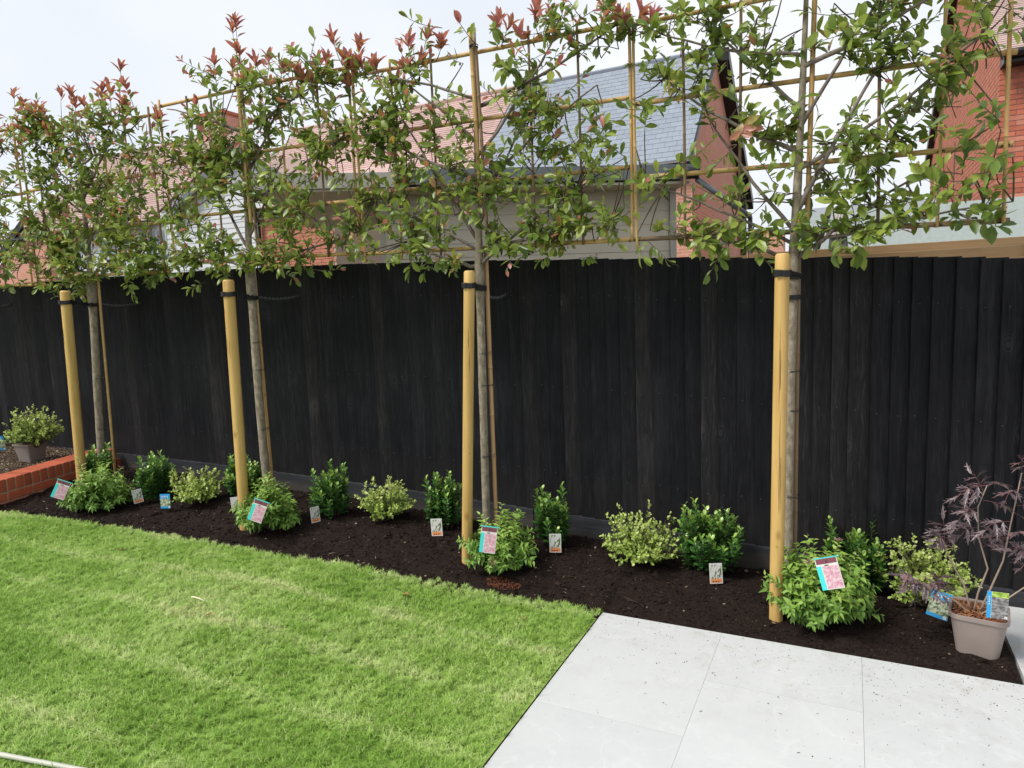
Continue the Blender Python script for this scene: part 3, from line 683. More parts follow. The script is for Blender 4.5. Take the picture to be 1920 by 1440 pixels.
# ------------------------------------------------------------------ pleached trees, frames, stakes, ties
YT = 3.72
def curve(p0, p1, bow, n=7):
    p0, p1, bow = Vector(p0), Vector(p1), Vector(bow); m = (p0 + p1) / 2 + bow
    return [p0 * (1 - u) ** 2 + m * 2 * u * (1 - u) + p1 * u * u for u in [i / (n - 1) for i in range(n)]]
def cane(name, a, b, r, mat, parent, node=0.28, bow=(0, 0, 0)):
    a, b = Vector(a), Vector(b); L = (b - a).length; n = max(3, int(L / 0.05)); pts, rad = [], []
    ph = random.uniform(0, node); nx_ = ph
    base = curve(a, b, bow, n)
    for i, p in enumerate(base):
        pts.append(p); rad.append(r * (1 + random.uniform(-0.03, 0.03)))
    P2, R2 = [], []
    acc = 0
    for i in range(len(pts)):
        P2.append(pts[i]); R2.append(rad[i])
        if i + 1 < len(pts):
            seg = (pts[i + 1] - pts[i]).length
            if acc <= nx_ < acc + seg:
                u = (nx_ - acc) / seg
                for du, rr in ((-0.004, 1.0), (0, 1.22), (0.004, 1.0)):
                    uu = min(max(u + du / seg, 0.02), 0.98); P2.append(pts[i].lerp(pts[i + 1], uu)); R2.append(r * rr)
                nx_ += node * random.uniform(0.85, 1.15)
            acc += seg
    mb = MB(); mb.tube(P2, R2, 8)
    return build(name, mb, mat, parent, smooth=True, loc=a)
def tie(p, r, parent, axis='z', n=3):
    mb = MB()
    for k in range(n):
        th = [2 * math.pi * i / 10 for i in range(11)]; o = Vector(p) + Vector((0, 0, (k - 1) * 0.0035)); tilt = random.uniform(-0.25, 0.25)
        mb.tube([o + Vector((math.cos(a) * r, math.sin(a) * r, math.cos(a) * r * tilt)) for a in th], 0.0016, 4)
    return build('tie', mb, M_RUBBER, parent, smooth=True, loc=p)
TREES = [
 dict(x=-7.65, lean=(0.0, 0.0), top=-7.60, fr=(-8.50, [-8.50, -8.05, -7.6, -7.15, -6.72, -6.675], 0.02), rows=[2.27 - 0.38, 2.26, 2.74, 3.37 - 0.2]),
 dict(x=-5.83, base=-5.955, fr=None, vert=[-6.642, -6.43, -6.20, -5.76, -5.50, -5.22, -4.92], rows=[2.00, 2.385, 2.77, 3.21], h=2.01),
 dict(x=-3.97, base=-3.965, vert=[-4.79, -4.50, -4.24, -3.885, -3.58, -3.23, -2.965], rows=[2.02, 2.365, 2.77, 3.215], h=1.965),
 dict(x=-2.04, base=-2.078, vert=[-2.924, -2.629, -2.327, -2.005, -1.665, -1.373, -1.095], rows=[1.97, 2.36, 2.725, 3.115], h=1.886),
 dict(x=-0.262, base=-0.276, vert=[-1.055, -0.798, -0.525, -0.225, 0.102, 0.354, 0.595], rows=[1.925, 2.255, 2.64, 3.05], h=1.80),
]
TREES[0].update(base=-7.70, vert=[-8.4, -8.05, -7.6, -7.15, -6.72], rows=[1.98, 2.27, 2.80, 3.375], h=2.0)
names = ['pleached evergreen tree mostly cut off by the left edge of the photo',
         'pleached evergreen tree with dense foliage, nearest to the brick planter wall',
         'pleached evergreen tree with a tall red shoot, second from the brick planter wall',
         'pleached evergreen tree in the middle of the fence, red shoots on its left half',
         'nearest pleached evergreen tree, sparse green crown, beside the white paving']
fnames = ['bamboo frame at the left edge of the photo, mostly out of view',
          'bamboo frame tied to the dense tree nearest the brick planter wall',
          'bamboo frame behind the tree with the tall red shoot',
          'bamboo frame behind the tree in the middle of the fence',
          'bamboo frame of the nearest tree, its lower cane ending at the right']
SHOOTS = [(-3.9, 3.70), (-3.86, 3.5), (-4.0, 3.45), (-3.78, 3.43), (-3.01, 3.4), (-3.19, 3.32), (-3.1, 3.3), (-2.92, 3.26), (-2.8, 3.31), (-2.6, 3.26), (-2.47, 3.3), (-2.32, 3.3), (-2.25, 3.25), (-2.18, 3.2), (-5.2, 3.64), (-5.42, 3.52), (-5.3, 3.48), (-6.01, 3.56),
          (-5.8, 3.54), (-6.58, 3.65), (-5.04, 3.46), (-4.95, 3.4), (-4.89, 3.35), (-4.12, 3.48), (-3.64, 3.43), (-3.52, 3.33), (-2.7, 3.19), (-1.78, 3.26), (-1.85, 3.29), (-1.72, 3.2), (-1.58, 3.26), (-1.5, 3.24), (-1.21, 3.2), (-1.01, 3.16),
          (-6.27, 3.41), (-6.15, 3.45), (-5.6, 3.42), (-5.15, 3.32), (-4.55, 3.25), (-3.34, 3.27), (-2.1, 3.17), (-4.75, 3.28), (-6.95, 3.5), (-7.1, 3.42), (-6.8, 3.4), (-1.1, 3.14), (-0.95, 3.12), (-3.3, 3.22), (-2.55, 3.2), (-2.4, 3.18)]
SHOOTS += [(a + random.gauss(0, 0.07), b - random.uniform(0.03, 0.16)) for a, b in SHOOTS if a < -1.9 and random.random() < 0.55]
DENS = [2.4, 4.6, 3.9, 3.6, 3.0]; NPART = [60, 290, 290, 290, 290]
for ti, T in enumerate(TREES):
    X, bx = T['x'], T['base']; rows = T['rows']; zb = Hf(bx, YT); h = T['h']
    grp = 'pleached trees planted in a row along the fence'
    root = empty('pleached_tree', (bx, YT, zb), names[ti], 'tree', grp)
    # trunk with a slight wander
    n_ = 26; pts, rad = [], []; ph1, ph2 = random.uniform(0, 6), random.uniform(0, 6)
    ztop = rows[3] + 0.12
    for i in range(n_):
        u = i / (n_ - 1); z = zb - 0.05 + (ztop - zb + 0.05) * u
        wv = 0.012 * math.sin(u * 5 + ph1) * u
        xx_ = bx + (X - bx) * min(1, (z - zb) / (h - zb)) + wv + (0.0 if z < h else (z - h) * 0.03)
        rt = (0.030, 0.033, 0.030, 0.0255, 0.0235)[ti]; r_z = rt if z < h - 0.2 else (rt * 1.2 if z < h + 0.03 else 0.024 * (1 - (z - h) / (ztop - h) * 0.6))
        pts.append((xx_, YT + 0.008 * math.sin(u * 7 + ph2), z)); rad.append(r_z * random.uniform(0.95, 1.06))
    mb = MB(); mb.tube(pts, rad, 12); build('trunk', mb, M_BARKT, root, smooth=True)
    def tr_at(z):
        for a, b in zip(pts[:-1], pts[1:]):
            if a[2] <= z <= b[2]: return Vector(a).lerp(Vector(b), (z - a[2]) / (b[2] - a[2]))
        return Vector(pts[-1])
    xl, xr = T['vert'][0] - 0.03, T['vert'][-1] + 0.03
    mains = []
    spec = [(h - 0.03, 1, 0.62, 0.42), (h - 0.02, -1, 0.55, 0.16), (h + 0.05, 1, 0.85, 0.12), (h + 0.06, -1, 0.80, 0.40), (h + 0.12, -1, 0.5, 0.75), (h + 0.2, 1, 0.45, 0.75), (h + 0.42, 1, 0.82, 0.45),
            (h + 0.5, -1, 0.8, 0.42), (h + 0.62, 1, 0.5, 0.62), (h + 0.7, -1, 0.55, 0.5), (h + 0.9, 1, 0.8, 0.25), (h + 0.95, -1, 0.75, 0.26)]
    for (z0, sgn, dx, dz) in spec:
        a = tr_at(z0); half = (xr - X) if sgn > 0 else (X - xl)
        b = Vector((X + sgn * half * min(1.0, dx * random.uniform(0.95, 1.2)), YT + random.uniform(-0.05, 0.03), min(z0 + dz * random.uniform(0.85, 1.15), rows[3] + 0.1)))
        c = curve(a, b, (random.uniform(-.02, .02), -0.03, random.choice([-1, 1]) * 0.05 - 0.02), 9)
        c = [q + rv(0.004) if 0 < i_ < 8 else q for i_, q in enumerate(c)]
        r0 = random.uniform(0.009, 0.0135); mb = MB(); mb.tube(c, [r0 * (1 - 0.65 * i_ / 8) for i_ in range(9)], 7); build('branch', mb, M_BRANCH, root, smooth=True); mains.append(c)
    # twigs and leaves
    tw = MB(); LV = Leaves()
    def leafy(a, d, L, nl, t0, t1, size=0.069, up=0.35, tipred=0.0):
        """a twig with alternate leaves and a terminal cluster"""
        a = Vector(a); d = Vector(d).normalized(); c = [a]; p_ = a.copy(); dd = d.copy()
        for q in range(5):
            dd = (dd + rv(0.12) + Vector((0, 0, up * 0.16))).normalized(); p_ = p_ + dd * L / 5; c.append(p_)
        tw.tube(c, [0.0026, 0.0023, 0.002, 0.0018, 0.0015, 0.001], 4)
        for q in range(nl):
            u = 0.22 + 0.78 * (q + random.random() * 0.5) / nl; u = min(u, 0.999); k_ = int(u * 5); p_ = c[k_].lerp(c[min(k_ + 1, 5)], u * 5 - k_)
            ax = (c[min(k_ + 1, 5)] - c[k_]).normalized() if k_ < 5 else dd
            side = ax.cross(rv()).normalized(); tipn = u > 0.75
            ld_ = (side * (0.55 if tipn else 1.0) + ax * (0.9 if tipn else 0.45) + Vector((0, 0, -0.18 if not tipn else 0.1))).normalized()
            nn = (Vector((0, -0.5, 0.9)) + rv(0.45)); 
            tt = random.uniform(t0, t1); sz = size * random.uniform(0.55, 1.3) * (0.85 if u > 0.9 else 1)
            if tipn and random.random() < tipred: tt = random.uniform(0.76, 1.0); sz *= 0.85
            LV.add(p_, ld_, nn, sz, tt, random.randrange(4))
    nt_ = int(105 * DENS[ti])
    dense = [(random.uniform(xl + .1, xr - .1), random.choice(rows) + random.uniform(-0.1, 0.12)) for _ in range(12)]
    gaps = [(random.uniform(xl, xr), random.uniform(rows[0] + 0.1, rows[3] - 0.1), random.uniform(0.09, 0.16)) for _ in range({0: 2, 1: 2, 2: 5, 3: 6, 4: 8}[ti])]
    gaps += {1: [(-4.85, 3.2, 0.22)], 2: [(-4.62, 3.22, 0.24), (-4.3, 3.2, 0.17), (-4.45, 2.95, 0.12)], 3: [(-2.62, 3.1, 0.10), (-2.15, 3.1, 0.12), (-1.9, 3.05, 0.12)], 4: [(0.0, 2.5, 0.13), (-0.42, 2.25, 0.12), (0.2, 2.15, 0.1)]}.get(ti, [])
    allpts = [c[k_] for c in mains for k_ in range(2, 9)]
    for q in range(nt_):
        for tries in range(6):
            m_ = random.choice((0, 1, 2, 3, 4, 5))
            if m_ < 2: c = random.choice(mains); a = c[random.choice([2, 3, 4, 5, 6, 7, 8, 8])] + rv(0.01)
            elif m_ == 2: cx_, cz_ = random.choice(dense); a = Vector((cx_ + random.gauss(0, 0.08), YT + random.gauss(0, 0.04), cz_ + random.gauss(0, 0.05)))
            else: a = Vector((random.uniform(xl + 0.02, xr - 0.02), YT + random.gauss(-0.02, 0.05), random.uniform(rows[0] - 0.02, rows[3] + 0.03)))
            if not any((a.x - gx) ** 2 + (a.z - gz) ** 2 < gr ** 2 for gx, gz, gr in gaps): break
        if m_ > 2:      # a side shoot that reaches this spot from the nearest limb
            near_ = min(allpts, key=lambda v_: (v_ - a).length_squared)
            if (near_ - a).length > 0.03: tw.tube(curve(near_, a, rv(0.015), 5), [0.0042, 0.004, 0.0036, 0.0032, 0.0028], 5)
        d = Vector((random.gauss(0, 0.8), random.gauss(-0.25, 0.55), random.gauss(0.35, 0.6)))
        if a.z > rows[3] - 0.1: d.z = abs(d.z) * 0.6
        if a.x < xl + 0.1: d.x = abs(d.x)
        if a.x > xr - 0.1: d.x = -abs(d.x)
        if a.z < rows[0] + 0.12 and random.random() < 0.5: d.z = -abs(d.z) * 0.3
        top_f = max(0, (a.z - rows[2]) / 0.5)
        red = (0.75 if ti != 4 else 0.08) * top_f + (0.24 if ti in (0, 1, 2, 3) else 0.05)
        base_t = random.uniform(0.02, 0.42)
        leafy(a, d, random.uniform(0.09, 0.26), random.randint(7, 12), base_t * 0.6, base_t + 0.36, tipred=min(0.85, red))
    # low drooping clumps under the bottom cane
    for q in range({0: 2, 1: 6, 2: 3, 3: 2, 4: 7}[ti]):
        a = Vector((random.uniform(xl, xr - 0.4) if ti != 1 else random.uniform(xl, X + 0.1), YT - 0.04, rows[0] + 0.02))
        leafy(a, (random.gauss(0, .7), -0.5, -0.5), 0.12, 7, 0.25, 0.6, up=-0.2)
    for (sx, sz) in SHOOTS:
        if not (xl - 0.05 <= sx <= xr + 0.02) or any((sx - gx) ** 2 + (sz - 0.1 - gz) ** 2 < (gr * 0.8) ** 2 for gx, gz, gr in gaps): continue
        tall = sz > rows[3] + 0.22
        a = Vector((sx + random.uniform(-.06, .06), YT, min(rows[3] - 0.02, sz - 0.16))); tipp = Vector((sx, YT + random.uniform(-.08, .04), sz - 0.05))
        c = curve(a, tipp, (random.uniform(-.03, .03), 0, 0), 6); tw.tube(c, [0.003, 0.0027, 0.0024, 0.002, 0.0017, 0.0013], 4)
        ax = (c[-1] - c[-2]).normalized()
        for q in range(random.randint(7, 11)):
            an = q * 2.4; side = (ax.orthogonal().normalized() * math.cos(an) + ax.cross(ax.orthogonal()).normalized() * math.sin(an))
            LV.add(c[-1] - ax * random.uniform(0, 0.045), ax + side * random.uniform(0.25, 0.9), side * -1 + rv(0.3), random.uniform(0.065, 0.105), random.uniform(0.82, 1.0), 4 + q % 2)
        for q in range(9 if tall else 6):
            u = random.uniform(0.05, 0.85); p_ = a.lerp(tipp, u); side = Vector((random.choice([-1, 1]), random.gauss(0, .5), random.gauss(0.2, .3))).normalized()
            LV.add(p_, side + ax * 0.5, Vector((0, -.5, .8)) + rv(.4), random.uniform(0.05, 0.08), random.uniform(0.1, 0.6) if u < 0.55 else random.uniform(0.55, 1.0), q % 4)
    build('twigs', tw, M_TWIG, root, kind='stuff')
    if ti == 4:     # the one dark red cluster low in the nearest crown
        for q in range(7):
            LV.add((-0.487 + random.uniform(-.02, .02), YT - 0.12, 2.43 + random.uniform(-.02, .03)), (random.gauss(0, .6), -0.3, -0.7 + random.gauss(0, .5)), (random.gauss(0, .3), -1, 0.2), 0.085, 0.775 + 0.012 * q, q % 4)
    LV.emit(T_OVAL, M_LEAF, root, NPART[ti])
    # ---- bamboo frame
    grp = 'bamboo frames of the pleached trees'
    V_ = T['vert']; fr_ = empty('bamboo_frame', (X, YT + 0.03, rows[0]), fnames[ti], 'trellis', grp)
    for k_, zr in enumerate(rows):
        old = (k_ == 2 and ti in (2, 3))
        cane('cane', (V_[0] - 0.03, YT + 0.045, zr + 0.025), (V_[-1] + 0.03, YT + 0.045, zr - 0.02), 0.0128, M_CANE_OLD if (ti == 4 and k_ == 0) else M_CANE, fr_, bow=(0, 0, random.uniform(-.015, .015)))
        for xv in V_:
            if random.random() < 0.6: tie((xv, YT + 0.04, zr + 0.02 - 0.045 * (xv - V_[0]) / (V_[-1] - V_[0])), 0.017, fr_, n=2)
    for k_, xv in enumerate(V_):
        mid = (k_ == 3 and ti > 0)
        if mid: continue
        z1_ = rows[3] + random.uniform(0.02, 0.07)
        cane('cane', (xv + random.uniform(-.008, .008), YT + 0.025, rows[0] - 0.03), (xv + random.uniform(-.012, .012), YT + 0.025, z1_), 0.0088 if k_ in (0, len(V_) - 1) else 0.0076, M_CANE if random.random() < 0.6 else M_CANE_OLD, fr_, bow=(random.uniform(-.01, .01), 0, 0))
    if ti in (2, 3):
        cane('cane', (V_[3] + 0.01, YT - 0.035, rows[0] + 0.25), (V_[3] - 0.01, YT - 0.035, rows[3] + 0.09), 0.0125, M_CANE, fr_)
        cane('cane', (V_[3] + 0.04, YT - 0.02, rows[0] - 0.02), (V_[3] + 0.02, YT - 0.03, rows[3] + 0.0), 0.0105, M_CANE_OLD, fr_)
        tie((V_[3] + 0.005, YT - 0.03, rows[3] - 0.002), 0.026, fr_, n=5)
    if ti == 4:
        cane('cane', (V_[3] + 0.02, YT + 0.03, rows[0] - 0.1), (V_[3] + 0.05, YT + 0.03, rows[3] + 0.2), 0.012, M_CANE, fr_)
    # ---- support cane behind the trunk
    if ti > 0:
        gs = 'thin support canes tied behind the trunks'
        lab = {1: 'yellow support cane leaning behind the trunk nearest the brick planter wall', 2: 'thin cane hidden behind the trunk of the second tree',
               3: 'pinkish wooden cane behind the middle tree trunk', 4: 'thin dark cane behind the nearest tree trunk'}[ti]
        x_b, x_t, m_ = {1: (bx + 0.085, X + 0.03, M_CANE), 2: (bx + 0.0, X + 0.0, M_CANE), 3: (bx + 0.048, X + 0.022, M_CANE_PINK), 4: (bx + 0.030, X + 0.022, M_CANE_OLD)}[ti]
        cr_ = empty('support_cane', (x_b, YT + 0.05, zb), lab, 'garden cane', gs)
        cane('cane_stem', (x_b, YT + 0.05, zb - 0.05), (x_t, YT + 0.045, h + 0.05), 0.014 if ti == 3 else 0.0115, m_, cr_, node=0.3)
        for zt in ((0.55, 1.0, 1.2) if ti != 1 else (0.42, 0.87)):
            q = tr_at(zb + zt); tie((q.x + 0.015, YT + 0.012, zb + zt), 0.045, cr_, n=2)

ST = [(-6.03, 3.40, -5.695, 1.87, 'round yellow pine stake with a flat top beside the brick planter wall'),
      (-3.660, 3.215, -3.715, 1.855, 'round yellow pine stake in front of the second tree'),
      (-2.040, 3.400, -1.935, 1.815, 'round yellow pine stake close against the middle tree trunk'),
      (-0.305, 3.450, -0.290, 1.805, 'thick yellow pine stake with a long crack, beside the white paving')]
ST = [(-5.668, 3.35, -5.59, 1.861, 'round yellow pine stake with a flat top beside the brick planter wall'),
      (-3.712, 3.25, -3.664, 1.850, 'round yellow pine stake in front of the second tree from the brick wall'),
      (-2.062, 3.42, -1.944, 1.818, 'round yellow pine stake close against the middle tree trunk'),
      (-0.311, 3.48, -0.292, 1.808, 'thick yellow pine stake with a long crack, beside the white paving')]
CHAIN_END = [(-5.74, 1.756), (-3.86, 1.744), (-2.054, 1.684), None]
for i_, (xb, ys, xt, zt, lab) in enumerate(ST):
    T = TREES[i_ + 1]; zb = Hf(xb, ys); R_ = (0.038, 0.036, 0.0315, 0.033)[i_]
    st = empty('tree_stake', (xb, ys, zb), lab, 'stake', 'yellow stakes in front of the trees')
    mb = MB(); N_ = 16; pts = []; rad = []
    for q in range(N_ + 1):
        u = q / N_; z = zb - 0.15 + (zt - zb + 0.15) * u
        pts.append((xb + (xt - xb) * u, ys, z)); rad.append(R_ * (1 + 0.006 * math.sin(q * 1.7 + i_)))
    pts[-1] = (xt, ys, zt - 0.010); rad.append(R_ * 0.80); pts.append((xt, ys, zt))
    mb.tube(pts, rad, 24)
    build('pole', mb, M_STAKE, st, smooth=True, loc=(xb + i_ * 0.01, ys, zb)).modifiers.new('e', 'EDGE_SPLIT').split_angle = math.radians(35)
    for q in range(5):
        zc = zb + random.uniform(0.15, 1.6); an = random.uniform(-2.6, -0.5); u = (zc - zb + 0.15) / (zt - zb + 0.15); mb = MB()
        v, f = crumb_t(q + i_ * 7, 1, 1, 1); kc = Vector((xb + (xt - xb) * u + math.cos(an) * (R_ - 0.002), ys + math.sin(an) * (R_ - 0.002), zc)); rr = random.uniform(0.004, 0.008)
        mb.add([(kc.x + a * rr * 0.8, kc.y + b * rr * 0.45, kc.z + c_ * rr) for a, b, c_ in v.tolist()], f.tolist()); build('knot', mb, simple('pine knot', (0.34, 0.19, 0.075), 0.8, 0.25, 90), st, smooth=True)
    for q in range(4 if i_ == 3 else 2):      # drying cracks
        an = -1.5 + random.uniform(-0.5, 0.6); zc = random.uniform(0.4, 1.3); mb = MB(); Lc = random.uniform(0.15, 0.55) if i_ == 3 else 0.12
        c = []
        for w_ in range(7):
            z = zb + zc + Lc * w_ / 6; u = (z - zb + 0.15) / (zt - zb + 0.15); a_ = an + 0.03 * math.sin(w_ * 2 + q)
            c.append((xb + (xt - xb) * u + math.cos(a_) * R_ * 1.0, ys + math.sin(a_) * R_ * 1.0, z))
        mb.tube(c, [0.0004, 0.0011, 0.0014, 0.0014, 0.0012, 0.0009, 0.0003], 4); build('crack', mb, simple('crack shadow wood', (0.16, 0.08, 0.03), 0.9, 0.2, 20), st)
    # black rubber tie
    zz = {0: 1.769, 1: 1.757, 2: 1.735, 3: 1.716}[i_]
    u = (zz - zb + 0.15) / (zt - zb + 0.15); sx = xb + (xt - xb) * u
    tx = T['base'] + (T['x'] - T['base']) * min(1, (zz - Hf(T['base'], YT)) / (T['h'] - Hf(T['base'], YT))) + 0.003; tz = zz - (0.02 if i_ < 2 else 0.012)
    tt = empty('tree_tie', (sx, ys, zz), ['black rubber tie holding the tree nearest the brick wall to its stake', 'black rubber tie between the second stake and second trunk',
        'black rubber tie wrapped round the middle stake and trunk', 'black rubber tie wrapped round the thick stake by the paving'][i_], 'tree tie', 'black rubber ties between stakes and trunks')
    def band(cx, cy, cz, r, hgt, thick, ov=1.0):
        mb = MB(); n = 28; V_ = []
        for q in range(n):
            a_ = 2 * math.pi * q / n; ca, sa = math.cos(a_), math.sin(a_); lump = 0.0015 * math.sin(q * 2.3)
            for rr, hh in ((r, -hgt / 2), (r + thick + lump, -hgt / 2), (r + thick + lump, hgt / 2), (r, hgt / 2)): V_.append((cx + ca * rr, cy + sa * rr * ov, cz + hh + 0.003 * math.sin(a_ * 2)))
        mb.add(V_, [(4 * q + c, 4 * ((q + 1) % n) + c, 4 * ((q + 1) % n) + (c + 1) % 4, 4 * q + (c + 1) % 4) for q in range(n) for c in range(4)])
        return mb
    build('strap', band(sx, ys, zz, R_ + 0.0005, 0.030, 0.007), M_RUBBER, tt, smooth=False)
    build('strap', band(tx, YT, tz, 0.035 if i_ < 2 else 0.030, 0.028, 0.007), M_RUBBER, tt, smooth=False)
    a_, b_ = Vector((sx, ys, zz)), Vector((tx, YT, tz)); dv = (b_ - a_).normalized(); sd = dv.cross(Vector((0, 0, 1))).normalized()
    for sgn in (-1, 1):
        mb = MB(); p0 = a_ + dv * R_ * 0.5 + sd * sgn * R_ * 0.9; p1 = b_ - dv * 0.02 + sd * sgn * 0.033; nn_ = 9
        for q in range(nn_):
            u0 = q / nn_; u1 = (q + 0.8) / nn_; c0 = p0.lerp(p1, (u0 + u1) / 2); hl = (p1 - p0).length * (u1 - u0) / 2
            mb.obox(c0, dv * hl, sd * 0.0035, Vector((0, 0, 0.014 if q % 2 else 0.008)))
        build('link_strap', mb, M_RUBBER, tt)
    mb = MB(); c0 = a_.lerp(b_, 0.45); mb.obox(c0, dv * 0.022, sd * 0.012, Vector((0, 0, 0.014))); build('buckle', mb, M_RUBBER, tt, bevel=0.003)
    mb = MB(); mb.obox(a_ + Vector((-0.012, -R_ - 0.007, 0)), Vector((0.014, 0, 0)), Vector((0, 0.004, 0)), Vector((0, 0, 0.015))); build('buckle', mb, M_RUBBER, tt, bevel=0.002)
def chain(x0, y0, z0, x1, z1, lab):
    a_, b_ = Vector((x0, y0, z0)), Vector((x1, D - 0.012, z1)); L = (b_ - a_).length; dv = (b_ - a_).normalized()
    ch = empty('tie_chain', b_, lab, 'chain', 'dark chains from the trunks to eye screws in the fence')
    mb = MB(); n = int(L / 0.016); s1 = dv.cross(Vector((0, 0, 1))).normalized(); s2_ = dv.cross(s1)
    for q in range(n):
        u = (q + 0.5) / n; c = a_.lerp(b_, u) + Vector((0, 0, -0.02 * math.sin(math.pi * u))); sd = s1 if q % 2 else s2_
        mb.tube([c + dv * 0.012 * math.cos(t_) + sd * 0.0078 * math.sin(t_) for t_ in [2 * math.pi * k / 8 for k in range(9)]], 0.0024, 4, cap=False)
    build('links', mb, M_WIRE, ch, smooth=True, kind='stuff')
    mb = MB(); mb.tube([b_ + Vector((0.012 * math.cos(t_), -0.004, 0.012 * math.sin(t_))) for t_ in [2 * math.pi * k / 10 for k in range(11)]], 0.0028, 6, cap=False); mb.tube([b_ + Vector((0, 0.03, 0)), b_ + Vector((0.0, -0.002, -0.012))], 0.003, 6)
    build('eye_screw', mb, M_RUBBER, ch, smooth=True)
for i_, ce in enumerate(CHAIN_END):
    T = TREES[i_ + 1]
    if ce: chain(T['x'] + 0.01, YT + 0.035, ce[1] + (0.0 if i_ != 2 else -0.005), ce[0], ce[1], ['dark chain from the tree nearest the brick wall to the fence', 'dark chain from the second trunk to the fence', 'short dark chain behind the middle tree trunk'][i_])
chain(-7.60, YT + 0.03, 1.80, -7.786, 1.816, 'dark chain end on the fence at the far left edge of the photo')
mb = MB(); mb.v = []; 
for q in range(28):
    pass
bnd = MB(); n = 24
for q in range(n):
    a_ = 2 * math.pi * q / n
    for rr, hh in ((0.034, -0.012), (0.040, -0.012), (0.040, 0.012), (0.034, 0.012)): bnd.v.append((-0.262 + math.cos(a_) * rr, YT + math.sin(a_) * rr, 1.60 + hh)); bnd.t.append(0)
bnd.f = [(4 * q + c, 4 * ((q + 1) % n) + c, 4 * ((q + 1) % n) + (c + 1) % 4, 4 * q + (c + 1) % 4) for q in range(n) for c in range(4)]
tag(build('trunk_band', bnd, M_RUBBER, None, loc=(-0.262, YT, 1.60)), 'second black band lower on the nearest trunk, behind the thick stake', 'tree tie')

